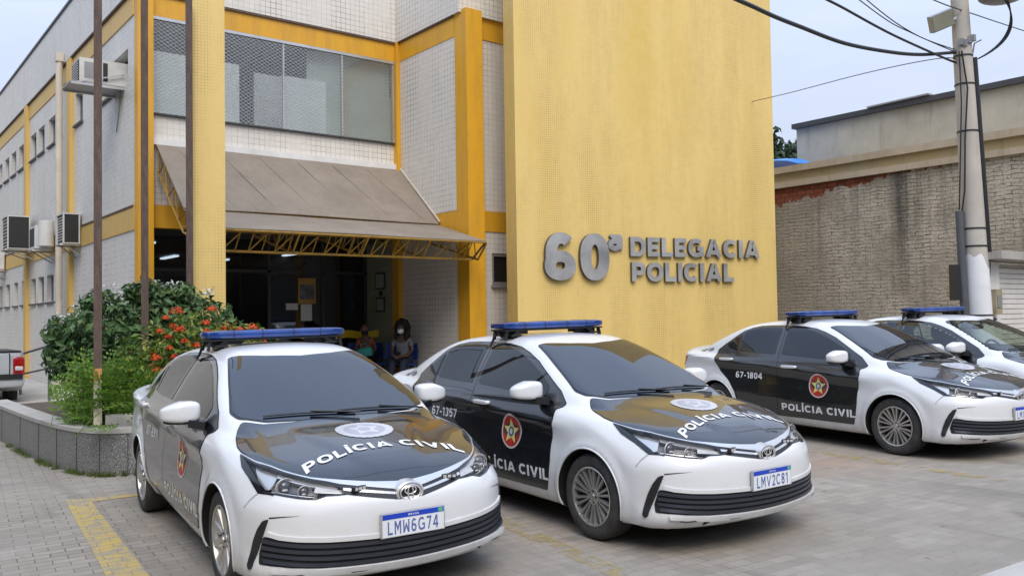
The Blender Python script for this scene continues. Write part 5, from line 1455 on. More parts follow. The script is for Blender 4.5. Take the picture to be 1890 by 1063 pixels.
# feathery light plant
fn = empty('fern_shrub', (2.6, 11.0, .5)); tag(fn, 'light green feathery plant spilling over the planter rim around the left mast', 'plant')
b = MB(); s_ = MB()
for i in range(130):
    a = RNG.random()*6.28; q = RNG.random()
    base = Vector((2.72+RNG.normal(0, .28), 11.0+RNG.normal(0, .36), .46))
    tip = base+Vector((math.cos(a)*(.25+.45*q), math.sin(a)*(.25+.45*q), .12+.85*RNG.random()*(1-.3*q)))
    if tip.x < 2.22: tip.x = 2.22+.3*RNG.random()-.08
    mid = base.lerp(tip, .55)+Vector((0, 0, .16)); pts = [base*(1-t)**2+mid*2*t*(1-t)+tip*t*t for t in np.linspace(0, 1, 12)]
    s_.tube(pts[::3], .005, M['leaf_fern'], 4)
    vs = []; fs = []
    for j in range(3, 12):
        d = (pts[j]-pts[j-1]).normalized(); side = d.cross(Vector((0, 0, 1)))
        if side.length < .01: continue
        side.normalize(); up = side.cross(d); L = .15*math.sin(math.pi*(j-1.5)/11)+.03
        for sg in (-1, 1):
            o = pts[j]; e = o+side*sg*L+d*L*.35-up*L*.2*RNG.random(); w = d*.021
            for u0, u1 in ((.05, .34), (.36, .66), (.68, 1.0)):
                k = len(vs); A, B = o.lerp(e, u0), o.lerp(e, u1); C_ = A.lerp(B, .5)
                vs += [A, C_+w, B, C_-w]; fs.append((k, k+1, k+2, k+3))
    b.add(vs, fs, M['leaf_fern'])
kid('stem', s_, fn); kid('foliage', b, fn)
# ixora with red flower heads
ix = empty('flowering_shrub', (3.5, 10.7, .5)); tag(ix, 'bushy shrub with orange red flower heads and yellowish leaf tips behind the nearest car', 'shrub')
BX = [((3.15, 11.0, 1.15), (.45, .45, .55)), ((3.55, 10.85, 1.30), (.50, .45, .52)), ((3.95, 10.7, 1.22), (.50, .45, .48)), ((4.35, 10.6, 1.10), (.48, .45, .42)), ((4.75, 10.5, 1.0), (.4, .4, .35)), ((3.0, 10.9, .8), (.5, .45, .4)), ((3.7, 10.6, .8), (.8, .45, .45)), ((3.55, 11.0, 1.62), (.22, .22, .22)), ((4.2, 10.7, 1.52), (.25, .22, .16))]
b = MB(); stems(b, (3.6, 10.8, .4), BX, 9, .014); kid('stem', b, ix, 50)
b = MB(); P, N = blob_points(BX, 6200, .55); leaves(b, P, N, .088, M['leaf_ixora'], 2.4, .6, .1); kid('foliage', b, ix)
P, N = blob_points(BX, 700, .98)
cam = np.array([0, 0, CAM_H]); heads = []
for p, n in zip(P, N):
    if np.dot(cam-p, n) > 0 and p[2] > .85 and p[0] > 2.98 and all(np.linalg.norm(p-h) > .13 for h in heads): heads.append(p)
for h in heads[:46]:
    b = MB(); r = .038+.042*RNG.random(); k = 56; d = RNG.normal(0, 1, (k, 3)); d /= np.linalg.norm(d, axis=1)[:, None]; d[:, 2] = np.abs(d[:, 2])*.8+d[:, 2]*.2
    leaves(b, h+d*r, d, .034, M['petal_red'], 1.5, .3); kid('flower_head', b, ix)
# grass tufts along the foot of the planter and low weeds inside it
b = MB(); vs = []; fs = []
for i in range(2600):
    j = RNG.integers(6, len(pl_o)-14); p = pl_o[j]+(pl_o[j+1]-pl_o[j])*RNG.random(); t = pl_o[j+1]-pl_o[j]; nrm = np.array([t[1], -t[0]]); nrm /= np.linalg.norm(nrm)
    if math.sin(j*.9)+math.sin(j*2.3+1) < -.6: continue
    p = p+nrm*abs(RNG.normal(0, .035)); h = .02+.055*RNG.random(); a = RNG.random()*6.28; w = .004; z = gz(*p); dx, dy = RNG.normal(0, .03, 2); k = len(vs)
    vs += [(p[0]-w*math.cos(a), p[1]-w*math.sin(a), z), (p[0]+w*math.cos(a), p[1]+w*math.sin(a), z), (p[0]+dx, p[1]+dy, z+h)]; fs.append((k, k+1, k+2))
b.add(vs, fs, M['grass']); o = b.obj('grass'); tag(o, 'thin grass and weeds along the foot of the planter', 'grass', kind='stuff')

# --- handrail beside the path
b = MB(); G_ = M.setdefault('rail_grey', plain('rail_grey', (.16, .165, .17), .5, metal=.4))
P1, P2, P3 = (3.30, 21.2, .12), (3.49, 19.2, .12), (4.25, 18.9, .12)
def up(p, h): return (p[0], p[1], p[2]+h)
hr = empty('handrail', P2); tag(hr, 'grey tubular steel handrail beside the concrete path', 'handrail')
for p, h in ((P1, .95), (P2, 1.16), (P3, 1.16)):
    b = MB(); b.tube([p, up(p, h)], .028, G_, 8); kid('post', b, hr, 50)
b = MB(); b.tube([(3.2, 21.9, 1.0), up(P1, .95), up(P2, 1.16), up(P3, 1.16)], .026, G_, 8); kid('top_rail', b, hr, 50)
b = MB(); b.tube([(3.2, 21.9, .60), up(P1, .52), up(P2, .72), up(P3, .72)], .020, G_, 8); kid('middle_rail', b, hr, 50)

# --- air conditioners on the side wall
M['ac_white'] = plain('ac_white', (.60, .60, .58), .5, var=.1); M['ac_black'] = plain('ac_black', (.02, .02, .021), .6, var=.3, scale=30)
def condenser(x0, x1, y0, y1, z0, z1, label, style):
    e = empty('air_conditioner', (x1, y0, z0)); tag(e, label, 'air conditioner', 'air conditioners on the side wall')
    b = MB()
    if style == 'coil':
        b.box(x0+.02, x1-.02, y0+.01, y1-.01, z0, z1-.03, M['ac_black'])
        for (xa, xb, ya, yb) in ((x0, x0+.03, y0, y0+.03), (x1-.03, x1, y0, y0+.03), (x0, x0+.03, y1-.03, y1)): b.box(xa, xb, ya, yb, z0, z1-.03, M['ac_white'])
        b.box(x0-.005, x1+.005, y0-.005, y1+.005, z1-.03, z1, M['ac_white']); b.box(x0-.004, x1+.004, y0-.004, y1+.004, z0-.02, z0, M['ac_white'])
        for k in range(9): z = z0+.06+k*(z1-z0-.16)/8; b.box(x0+.012, x0+.02, y0+.05, y1-.05, z, z+.02, M['ac_white'])
    else:
        b.box(x0, x1, y0, y1, z0, z1, M['ac_white']); b.box(x0-.004, x0, y0+.06, y1-.06, z0+.06, z1-.06, M['ac_black'])
    kid('casing', b, e)
    b = MB()
    for y in (y0+.08, y1-.08): b.bar((XS, y, z0-.04), (x0-.04, y, z0-.04), .035, .035, M['grey_frame']); b.bar((XS, y, z0-.30), (x0+.06, y, z0-.05), .025, .025, M['grey_frame'])
    b.box(x0-.05, x1, y0+.03, y0+.07, z0-.06, z0-.021, M['beige_pipe']); kid('bracket', b, e)
    return e
e = condenser(3.72, 4.25, 25.9, 26.75, 3.70, 4.55, 'largest air conditioner on the side wall, a black coil in a white frame', 'coil')
e = condenser(4.0, 4.34, 20.6, 21.25, 3.45, 4.09, 'black coil air conditioner on the side wall closest to the corner post', 'coil')
e = condenser(3.90, 4.28, 23.2, 23.9, 3.50, 4.05, 'whitish box air conditioner between the two black ones', 'box')
b = MB(); b.lathe([(.0, 4.16), (.16, 4.15), (.17, 4.10), (.17, 3.55), (.0, 3.54)], M['ac_white'], 20, 'Z', (4.12, 23.05, 0)); kid('tank', b, e, 40)
e = condenser(3.95, 4.32, 30.6, 31.3, 3.40, 3.98, 'farthest air conditioner on the side wall, cut by the edge of the picture', 'box')
wa = empty('window_air_conditioner', (XS, 17.5, 6.1)); tag(wa, 'white window air conditioner on a steel shelf under the upper corner window', 'air conditioner')
b = MB(); b.box(3.62, 4.46, 17.25, 17.85, 6.12, 6.57, M['ac_white']); b.box(3.60, 3.62, 17.30, 17.80, 6.16, 6.53, M['ac_black'])
for z in np.linspace(6.17, 6.50, 8): b.box(3.594, 3.60, 17.29, 17.81, z, z+.018, M['ac_white'])
b.box(4.02, 4.10, 17.244, 17.25, 6.18, 6.52, M['ac_black']); b.box(3.70, 3.96, 17.246, 17.25, 6.2, 6.5, M['grey_frame']); kid('casing', b, wa)
b = MB(); b.box(3.46, XS, 17.2, 17.95, 6.085, 6.118, M['grey_frame'])
for y in (17.2, 17.9): b.bar((3.47, y, 6.07), (XS, y, 6.07), .04, .04, M['alu']); b.bar((3.47, y, 6.06), (XS, y, 6.34), .022, .022, M['alu'])
b.tube([(XS-.02, 17.4, 6.1), (XS-.03, 17.45, 5.7), (XS-.02, 17.7, 5.35)], .012, M['grey_frame'], 6); kid('shelf', b, wa)

# --- pickup truck
pk = empty('pickup_truck', (2.22, 21.6, gz(2.2, 21.6))); tag(pk, 'silver pickup truck seen from behind at the left edge, beside the planter', 'pickup truck')
M['silver'] = paint('silver', (.42, .45, .48), .3, .8)
def pkp(name, b, smooth=None, parent=None):
    o = b.obj(name, parent or pk, smooth); return o
zz = 0
b = MB()
def hull(prof, w, mat, inset=.0):
    """side profile extruded across, edges pulled in a little"""
    n = len(prof); rows = [(-w, 1-inset), (-w+.06, 1), (w-.06, 1), (w, 1-inset)]
    cy = sum(p[0] for p in prof)/n; cz = sum(p[1] for p in prof)/n; vs = []
    for x, k in rows: vs += [(x, cy+(y-cy)*k, cz+(z-cz)*k) for y, z in prof]
    fs = [tuple(range(n)), tuple(range(4*n-1, 3*n-1, -1))]
    for r in range(3):
        for i in range(n): fs.append((r*n+i, r*n+(i+1) % n, (r+1)*n+(i+1) % n, (r+1)*n+i))
    b.add(vs, fs, mat)
hull([(-2.32, .42), (-2.34, .70), (-2.30, 1.06), (-.35, 1.08), (.2, 1.08), (1.2, 1.02), (2.1, .86), (2.2, .50), (2.1, .32), (-2.1, .32)], .84, M['silver'], .03)
hull([(-.40, 1.06), (-.25, 1.52), (.35, 1.58), (.75, 1.50), (1.25, 1.02)], .70, M['silver'], .03)
pkp('body', b, 40)
b = MB(); b.box(-.80, .80, -2.30, -.42, 1.065, 1.10, M['trim']); pkp('tonneau_cover', b)
b = MB(); b.box(-.58, .58, -2.365, -2.34, .66, 1.03, M['silver']); b.box(-.60, -.58, -2.352, -2.33, .62, 1.05, M['gap']); b.box(.58, .60, -2.352, -2.33, .62, 1.05, M['gap']); b.box(-.1, .1, -2.38, -2.365, .84, .90, M['trim']); pkp('tailgate', b)
for s in (-1, 1):
    b = MB(); b.superell((s*.75, -2.33, .80), (.10, .035, .185), M['taillight'], .35, .35, 20, 8); b.superell((s*.75, -2.337, .76), (.075, .032, .045), M['lamp_clear'], .35, .35, 16, 8); pkp('taillight', b, 40)
    for y in (-1.35, 1.35):
        b = MB(); b.lathe([(.0, -.10), (.20, -.10), (.23, -.105), (.30, -.09), (.315, -.05), (.315, .06), (.29, .10), (0, .10)], M['tyre'], 32, 'X', (s*.74, y, .31)); pkp('wheel', b, 40)
b = MB(); b.superell((0, -2.36, .52), (.85, .09, .12), M['silver'], .3, .3, 24, 8); b.box(-.80, .80, -2.47, -2.40, .56, .66, M['trim']); pkp('bumper', b, 40)
b = MB(); b.add([(-.6, -.38, 1.12), (.6, -.38, 1.12), (.55, -.27, 1.48), (-.55, -.27, 1.48)], [(0, 1, 2, 3)], M['car_glass']); pkp('rear_window', b)

# --- alley wall on the right: bare brick slurry, cornice, render behind
def slurry():
    m = NT('rough_brick_wall'); p = m.pos(); sep = m.n('SeparateXYZ'); m.l(p, sep.inputs[0])
    cmb = m.n('CombineXYZ'); m.l(sep.outputs[1], cmb.inputs[0]); m.l(sep.outputs[2], cmb.inputs[1]); v = cmb.outputs[0]
    wob = m.n('VectorMath', _operation='SCALE'); nz = m.n('TexNoise', Scale=3.5, Detail=4.0); m.l(p, nz.inputs['Vector']); m.l(nz.outputs['Color'], wob.inputs[0]); wob.inputs['Scale'].default_value = .10
    ad = m.n('VectorMath', _operation='ADD'); m.l(v, ad.inputs[0]); m.l(wob.outputs[0], ad.inputs[1])
    bk = m.n('TexBrick', _offset=.5); m.l(ad.outputs[0], bk.inputs['Vector']); bk.inputs['Scale'].default_value = 1; bk.inputs['Brick Width'].default_value = .34; bk.inputs['Row Height'].default_value = .085; bk.inputs['Mortar Size'].default_value = .013; bk.inputs['Mortar Smooth'].default_value = .9
    bk.inputs['Color1'].default_value = (.46, .40, .31, 1); bk.inputs['Color2'].default_value = (.54, .475, .375, 1)
    f = m.noise(p, 5, 8, .7); g = m.noise(p, 1.0, 4); fine = m.noise(m.map(p, (1, 1, 2.2)), 14, 6, .7)
    c = m.mix(m.mr(f, .4, .7), bk.outputs['Color'], (.62, .56, .455)); c = m.mix(m.mr(g, .38, .66, 0, .8), c, (.30, .262, .20))
    deep = m.math('MULTIPLY', bk.outputs['Fac'], m.mr(m.noise(p, 2.4, 5, .65), .46, .70, .0, .6))
    c = m.mix(deep, c, (.13, .112, .09)); c = m.mix(m.mr(fine, .36, .46, .8, 0), c, (.15, .128, .10))
    runs = m.noise(m.map(p, (1, 2.2, .16)), 1.6, 5, .65)
    c = m.mix(m.math('MULTIPLY', m.mr(runs, .52, .72, 0, .75), m.mr(sep.outputs[2], 1.0, 4.6, .2, 1.0)), c, (.11, .095, .075))
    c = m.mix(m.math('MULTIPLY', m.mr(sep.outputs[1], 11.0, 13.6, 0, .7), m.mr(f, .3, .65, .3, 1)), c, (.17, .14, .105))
    # exposed red bricks near the top, and one soot streak
    bk2 = m.n('TexBrick', _offset=.5); m.l(v, bk2.inputs['Vector']); bk2.inputs['Scale'].default_value = 1; bk2.inputs['Brick Width'].default_value = .24; bk2.inputs['Row Height'].default_value = .115; bk2.inputs['Mortar Size'].default_value = .009
    bk2.inputs['Color1'].default_value = (.30, .085, .035, 1); bk2.inputs['Color2'].default_value = (.20, .055, .025, 1); bk2.inputs['Mortar'].default_value = (.07, .04, .03, 1)
    edge = m.math('ADD', m.math('MULTIPLY', m.math('SUBTRACT', 13.5, sep.outputs[1]), .10), m.math('MULTIPLY', m.math('SUBTRACT', m.noise(m.map(p, (1, 1.5, 1.0)), 1.7, 5, .7), .5), .8))
    red = m.math('GREATER_THAN', sep.outputs[2], m.math('ADD', 4.42, edge))
    c = m.mix(red, c, bk2.outputs['Color'])
    d = m.math('ABSOLUTE', m.math('SUBTRACT', sep.outputs[1], m.math('ADD', 9.97, m.math('MULTIPLY', m.math('SUBTRACT', nz.outputs['Fac'], .5), .25))))
    soot = m.math('MULTIPLY', m.mr(d, .05, .30, 1, 0), m.mr(sep.outputs[2], 1.9, 3.9, .0, 1.0)); soot = m.math('MULTIPLY', soot, m.mr(f, .25, .6, .45, 1.0))
    c = m.mix(m.math('MULTIPLY', soot, .9), c, (.035, .032, .028))
    m.col(c); m.set(Roughness=.95); m.bump(m.math('ADD', m.math('MULTIPLY', deep, -1.2), m.math('ADD', f, m.math('MULTIPLY', fine, .8))), .9, .035); return m.mat
M['slurry'] = slurry()
M['cornice'] = concrete('cornice', (.38, .31, .215), (.50, .42, .31), .9)
M['cornice_yellow'] = concrete('cornice_yellow', (.46, .35, .14), (.44, .37, .27), .8)
XA = 19.0
al = empty('alley_wall', (XA, 8, 0)); tag(al, 'rough old brick wall with a soot streak, exposed red bricks and a stained cornice', 'wall')
def alp(name, b):
    o = b.obj(name, al); o.matrix_parent_inverse = Matrix.Translation((-XA, -8, 0)); return o
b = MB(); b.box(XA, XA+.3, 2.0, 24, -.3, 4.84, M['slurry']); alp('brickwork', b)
b = MB(); b.box(XA-.10, XA+.3, 2.0, 24, 4.84, 4.98, M['cornice']); b.box(XA-.02, XA+.3, 2.0, 24, 4.98, 5.20, M['cornice_yellow']); b.box(XA-.13, XA+.3, 2.0, 24, 5.20, 5.36, M['cornice']); alp('cornice', b)
bb = empty('rendered_building', (22.6, 9, 0)); tag(bb, 'grey rendered flat block with a dark roof edge behind the brick wall', 'building')
b = MB(); b.box(22.6, 32, 2, 14.95, 0, 7.12, M['grey_render']); o = kid('wall', b, bb)
b = MB(); b.box(22.45, 32, 1.9, 15.02, 7.12, 7.26, M['dark_frame']); b.bar((22.5, 10.9, 7.30), (22.5, 12.6, 7.28), .25, .04, M['grey_frame']); kid('roof_edge', b, bb)
b = MB(); n = 14; vs = []
for j in range(6):
    for i in range(n+1): u = i/n; t = j/5; vs.append((20.6+t*1.6, 13.6+u*4.6, 5.72+.42*math.sin(math.pi*u)**.5*math.sin(math.pi*(.15+.7*t))+.05*math.sin(9*u+4*t)))
b.add(vs, [(j*(n+1)+i, j*(n+1)+i+1, (j+1)*(n+1)+i+1, (j+1)*(n+1)+i) for j in range(5) for i in range(n)], plain('tarp_blue', (.03, .22, .72), .4, var=.2)); o = b.obj('tarpaulin', smooth=0); tag(o, 'bright blue tarpaulin on the roof behind the old brick wall', 'tarpaulin')
b = MB(); b.box(19.3, 22.6, 2.0, 24, 5.10, 5.18, M['concrete']); kid('roof', b, bb)
def tree(name, loc, h, blobs, n, label, size=.35):
    e = empty(name, loc); tag(e, label, 'tree'); b = MB(); x, y, z = loc
    b.tube([(x, y, z), (x+.1, y, z+h*.4), (x, y+.1, z+h*.75)], [.22, .17, .08], M['bark'], 8)
    for c, r in blobs: b.tube([(x, y, z+h*.45), ((x+c[0])/2, (y+c[1])/2, (z+h*.5+c[2])/2), c], [.10, .06, .02], M['bark'], 6)
    kid('trunk', b, e, 50); b = MB(); P, N = blob_points(blobs, n, .35); leaves(b, P, N, size, M['leaf_far'], 1.8, .8); kid('crown', b, e)
tree('tree', (35.2, 24.2, 0), 9, [((34.2, 24.6, 9.6), (1.0, 1.0, .9)), ((35.2, 24.0, 8.7), (1.2, 1.1, .9)), ((36.3, 23.6, 9.3), (.8, .9, .7)), ((33.8, 24.8, 8.6), (1.0, 1.0, .8)), ((36.8, 23.3, 8.5), (.9, .9, .7))], 2600, 'green tree seen above the blue tarpaulin, between the yellow wall and the grey block')
b = MB(); b.box(-14, 3.2, 62, 70, -1, 19.2, M['side_tile']); b.box(-14.2, 3.4, 61.8, 70, 19.2, 19.6, M['grey_frame']); o = b.obj('distant_building'); tag(o, 'pale far building just showing over the roof line at the left edge', 'building')

# --- utility pole
up_ = empty('utility_pole', (14.58, 6.36, gz(14.6, 6.4))); tag(up_, 'tall tapering concrete utility pole with white paint at its foot', 'utility pole')
def upc(z): return Vector((14.62-.058*z, 6.36+.004*z, z))
def ur(z): return .205-.0115*z
def upp(name, b, smooth=None): return kid(name, b, up_, smooth)
b = MB(); b.tube([upc(z) for z in np.linspace(-.1, 9.5, 12)], [ur(z) for z in np.linspace(-.1, 9.5, 12)], M['pole_concrete'], 28); upp('shaft', b, 50)
b = MB(); n = 28; vs = []; fs = []
for j in range(9):
    for k in range(n):
        a = 2*math.pi*k/n; top = 2.50+.10*math.sin(a*2+1)+.06*math.sin(a*5); z = .1+(top-.1)*j/8; c = upc(z); r = ur(z)+.004; vs.append((c.x+r*math.cos(a), c.y+r*math.sin(a), z))
for j in range(8):
    for k in range(n): fs.append((j*n+k, j*n+(k+1) % n, (j+1)*n+(k+1) % n, (j+1)*n+k))
b.add(vs, fs, M['limewash']); upp('white_paint_band', b, 60)
for z in (2.72, 3.0, 4.55, 5.30, 5.75, 1.62):
    b = MB(); c = upc(z); b.lathe([(ur(z)+.002, -.012), (ur(z)+.009, -.012), (ur(z)+.009, .012), (ur(z)+.002, .012)], M['trim'], 24, 'Z', c); upp('steel_strap', b, 40)
VD = np.array([.786, -.618])     # along the picture plane
def beside(z, s, f=0.0): c = upc(z); return (c.x+VD[0]*s-.618*f, c.y+VD[1]*s-.786*f, z)
b = MB(); b.tube([beside(z, ur(z)+.012, .05) for z in (5.72, 5.0, 4.0, 3.0, 2.62)], .045, M['trim'], 10); upp('conduit', b, 50)
b = MB(); b.tube([beside(z, -(ur(z)+.07), .04) for z in (3.28, 2.5, 1.8, 1.2)], [.062, .062, .062, .062], M.setdefault('pipe_grey', plain('pipe_grey', (.085, .09, .10), .5)), 12); upp('conduit', b, 50)
b = MB(); b.tube([beside(5.8, -.10, .16), beside(5.2, -.06, .19), beside(4.4, -.14, .17), beside(3.6, -.18, .14), beside(3.2, -.22, .06)], .013, M['trim'], 6); b.tube([beside(5.8, -.13, .14), beside(5.0, -.15, .15), beside(4.2, -.19, .10), beside(3.3, -.24, .05)], .011, M['trim'], 6); upp('cable', b, 60)
b = MB(); c = beside(2.15, -.36, .02); mm = Matrix.Rotation(R_(-38), 4, 'Z'); mm.translation = c; b.box(-.07, .07, -.06, .06, -.28, .28, M['black'], mm); upp('black_box', b)
b = MB(); c = beside(5.95, .02, .13)
for dx, dz in ((-.10, 0), (-.04, -.02), (.03, .03), (.09, .06)): b = MB(); b.box(c[0]+dx*.786-.035, c[0]+dx*.786+.035, c[1]-dx*.618-.03, c[1]-dx*.618+.03, c[2]+dz-.05, c[2]+dz+.05, M['grey_frame']); upp('cable_clamp', b)
b = MB(); b.tube([beside(5.78, .13, .05), beside(5.95, .17, .05), beside(6.0, .28, .05)], .012, M['grey_frame'], 6); upp('hook', b)
fl = empty('floodlight', beside(6.35, -.36, .1)); tag(fl, 'square grey floodlight clamped to the utility pole', 'floodlight')
c = Vector(beside(6.30, -.36, .1)); q = Matrix.Translation(c) @ Matrix.Rotation(R_(-35), 4, 'Z') @ Matrix.Rotation(R_(-22), 4, 'Y') @ Matrix.Rotation(R_(20), 4, 'X')
b = MB(); b.box(-.20, .20, -.05, .05, -.13, .13, M['grey_frame'], q); b.box(-.18, .18, -.056, -.05, -.115, .115, M.setdefault('flood_face', plain('flood_face', (.30, .29, .22), .4)), q); kid('lamp_housing', b, fl)
b = MB(); b.bar(c+Vector((.14, -.11, .02)), beside(6.33, -.13, .12), .05, .04, M['alu']); kid('bracket', b, fl)
sl = empty('street_lamp', beside(6.6, .42, .5)); tag(sl, 'round grey street lamp head at the upper edge, right of the pole', 'street lamp')
c = Vector(beside(6.56, .50, .35))
b = MB(); b.superell((c.x, c.y, c.z+.05), (.36, .36, .12), M['grey_frame'], 1, 1, 28, 12); kid('lamp_head', b, sl, 60)
b = MB(); b.tube([c+Vector((0, 0, .1)), beside(6.9, .1, 0)], .035, M['grey_frame'], 8); kid('arm', b, sl, 60)
for i, (k, sag) in enumerate(((-.05, .50), (.0, .46), (.05, .42), (.12, .36))):
    A = Vector((c.x-.10+k, c.y-.05, c.z-.02)); B = Vector(beside(5.70, ur(5.7)+.07, .05)); mid = (A+B)/2+Vector((VD[0], VD[1], 0))*sag*1.25+Vector((0, 0, -.12))
    pts = [A*(1-t)**2+mid*2*t*(1-t)+B*t*t for t in np.linspace(0, 1, 14)]; b = MB(); b.tube(pts, .012, M['trim'], 6); kid('cable', b, sl, 60)
# overhead lines
def cable(pts, r, label, n=24):
    P = [Vector(p) for p in pts]; out = []
    for i in range(len(P)-1):
        p0, p1, p2, p3 = P[max(i-1, 0)], P[i], P[i+1], P[min(i+2, len(P)-1)]
        for t in np.linspace(0, 1, n, endpoint=False): out.append(.5*((2*p1)+(p2-p0)*t+(2*p0-5*p1+4*p2-p3)*t*t+(3*p1-p0-3*p2+p3)*t**3))
    out.append(P[-1]); b = MB(); b.tube(out, r, M['trim'], 6); o = b.obj('overhead_cable', smooth=0); tag(o, label, 'cable', 'overhead cables at the utility pole'); return o
cable([(14.35, 6.40, 5.84), (14.09, 6.44, 5.80), (12.99, 6.42, 5.57), (12.03, 6.41, 5.44), (10.81, 6.37, 5.33), (9.65, 6.26, 5.29), (8.54, 6.11, 5.25), (6.88, 5.90, 5.30), (2.0, 5.2, 5.75)], .026, 'thickest sagging black cable, crossing in front of the yellow wall to the pole', 8)
cable([(14.4, 6.42, 5.66), (14.09, 6.44, 5.65), (13.06, 6.36, 5.63), (11.75, 6.25, 5.62), (10.44, 6.13, 5.65), (8.37, 5.98, 5.75), (3, 5.4, 6.2)], .017, 'straight black cable crossing just above the thickest one near the pole', 8)
cable([(14.37, 6.43, 5.87), (14.07, 6.45, 5.86), (12.73, 6.36, 5.81), (11.28, 6.22, 5.91), (8.5, 5.8, 6.2)], .008, 'thin steep wire above the black cables, reaching the pole at the clamps', 8)
cable([(14.37, 6.41, 5.83), (14.07, 6.45, 5.83), (12.86, 6.48, 5.89), (11.91, 6.46, 5.96), (9.5, 6.2, 6.2)], .008, 'thin wire lying between the steep wire and the black cables at the pole', 8)
cable([(14.36, 6.43, 5.70), (13.92, 6.57, 5.71), (14.04, 7.88, 5.80), (15.36, 10.65, 6.16), (17.38, 14.12, 6.81), (20, 18.5, 7.8)], .007, 'faint thin wire running away from the pole over the grey block', 8)
cable([(9.5, 5.6, 5.95), (12.92, 6.19, 6.33), (14.77, 6.38, 6.53), (17.77, 6.8, 6.95), (24, 7.6, 7.8)], .009, 'thin wire passing behind the floodlight and on to the right of the pole', 8)

# --- small kiosk with a shutter beside the pole
ks = empty('kiosk', (16.4, 6.75, gz(16.4, 6.7))); tag(ks, 'small white kiosk with a ribbed metal shutter and flat slab roof right of the pole', 'kiosk')
b = MB(); b.box(15.55, 16.10, 6.70, 6.95, -.1, 2.52, M['white_paint']); b.box(17.75, 18.6, 6.70, 6.95, -.1, 2.52, M['white_paint']); b.box(15.55, 15.75, 6.95, 7.05, -.1, 2.52, M['white_paint']); b.box(16.1, 17.75, 6.9, 6.95, 2.44, 2.52, M['white_paint']); kid('wall', b, ks)
b = MB(); b.box(15.50, 18.8, 6.40, 7.05, 2.56, 2.70, M['concrete']); kid('roof', b, ks)
b = MB()
for k in range(26): z = .1+k*.09; b.box(16.10, 17.75, 6.78, 6.80, z, z+.078, M['white_paint']); b.box(16.10, 17.75, 6.795, 6.81, z+.076, z+.092, M['grey_frame'])
kid('shutter', b, ks)
b = MB(); b.box(15.66, 15.90, 6.58, 6.698, 1.62, 2.05, M['beige_box'] if 'beige_box' in M else M.setdefault('beige_box', plain('beige_box', (.33, .28, .19), .6, var=.3))); b.box(15.70, 15.86, 6.565, 6.58, 1.74, 1.95, M['grey_frame']); o = b.obj('meter_box'); tag(o, 'beige electricity meter box on the kiosk wall beside the pole', 'meter box')
b = MB(); b.tube([(15.5, 6.60, 2.5), (15.46, 6.62, 2.1), (15.55, 6.64, 1.7), (15.50, 6.62, 1.45), (15.66, 6.60, 1.55)], .025, M['trim'], 8); o = b.obj('loose_cable', smooth=0); tag(o, 'loose black cable hanging between the pole and the meter box', 'cable')

# --- waiting chairs at the entrance
M['chair_blue'] = plain('chair_blue', (.015, .045, .26), .4); M['chair_frame'] = plain('chair_frame', (.05, .05, .055), .4)
def chair_parts():
    s = MB(); s.superell((0, 0, .44), (.23, .22, .025), M['chair_blue'], .5, .4, 20, 8)
    k = MB(); n = 9; vs = []
    for lay in (0, 1):
        for j in range(5):
            for i in range(n): u = i/(n-1)*2-1; vs.append((u*.22*(1-.05*j), .20+.03*j*.6-.05*u*u+.02*lay, .52+.085*j))
    w = n; L = 5*n; fs = []
    for j in range(4):
        for i in range(n-1): a = j*w+i; fs += [(a, a+1, a+w+1, a+w), (L+a, L+a+w, L+a+w+1, L+a+1)]
    for i in range(n-1): fs += [(i, L+i, L+i+1, i+1), (4*w+i, 4*w+i+1, L+4*w+i+1, L+4*w+i)]
    for j in range(4): fs += [(j*w, j*w+w, L+j*w+w, L+j*w), (j*w+n-1, L+j*w+n-1, L+j*w+w+n-1, j*w+w+n-1)]
    k.add(vs, fs, M['chair_blue'])
    f = []
    for x in (-.19, .19):
        for y in (-.17, .19): t = MB(); t.tube([(x, y, .43), (x*1.1, y*1.1, 0)], .014, M['chair_frame'], 6); f.append(t)
    t = MB(); t.tube([(-.19, .19, .43), (-.19, .24, .75)], .013, M['chair_frame'], 6); t.tube([(.19, .19, .43), (.19, .24, .75)], .013, M['chair_frame'], 6)
    return s, k, f, t
def waiting_chair(x, y, rz, label):
    e = empty('waiting_chair', (x, y, ZF), rz); tag(e, label, 'chair', 'blue waiting chairs at the entrance')
    s, k, f, t = chair_parts(); s.obj('seat', e, 40); k.obj('backrest', e, 40)
    for q in f: q.obj('leg', e, 50)
    t.obj('back_support', e, 50)
CH = R_(-62)
waiting_chair(9.50, 15.72, CH, 'blue waiting chair under the woman with long dark curly hair')
waiting_chair(9.45, 16.30, CH, 'empty blue waiting chair between the two seated women')
waiting_chair(9.33, 16.88, CH, 'blue waiting chair under the woman in the orange top')
waiting_chair(9.10, 17.40, CH, 'empty blue waiting chair behind the woman in the orange top, under the yellow tape')
b = MB(); n = 40; vs = []
for i in range(n+1):
    u = i/n; x = 7.5+2.32*u; y = 17.30+.05*math.sin(u*9); zc = 1.40+.035*math.sin(u*math.pi*4)-.05*math.sin(u*math.pi); vs += [(x, y, zc-.08), (x, y+.01*math.sin(u*22), zc+.08)]
b.add(vs+[(p[0], p[1]+.004, p[2]) for p in vs], [(2*i, 2*i+2, 2*i+3, 2*i+1) for i in range(n)]+[(2*(n+1)+2*i, 2*(n+1)+2*i+1, 2*(n+1)+2*i+3, 2*(n+1)+2*i+2) for i in range(n)], plain('tape_yellow', (.75, .50, .02), .4)); o = b.obj('barrier_tape', smooth=0); tag(o, 'yellow barrier tape strung across behind the seated women', 'tape')

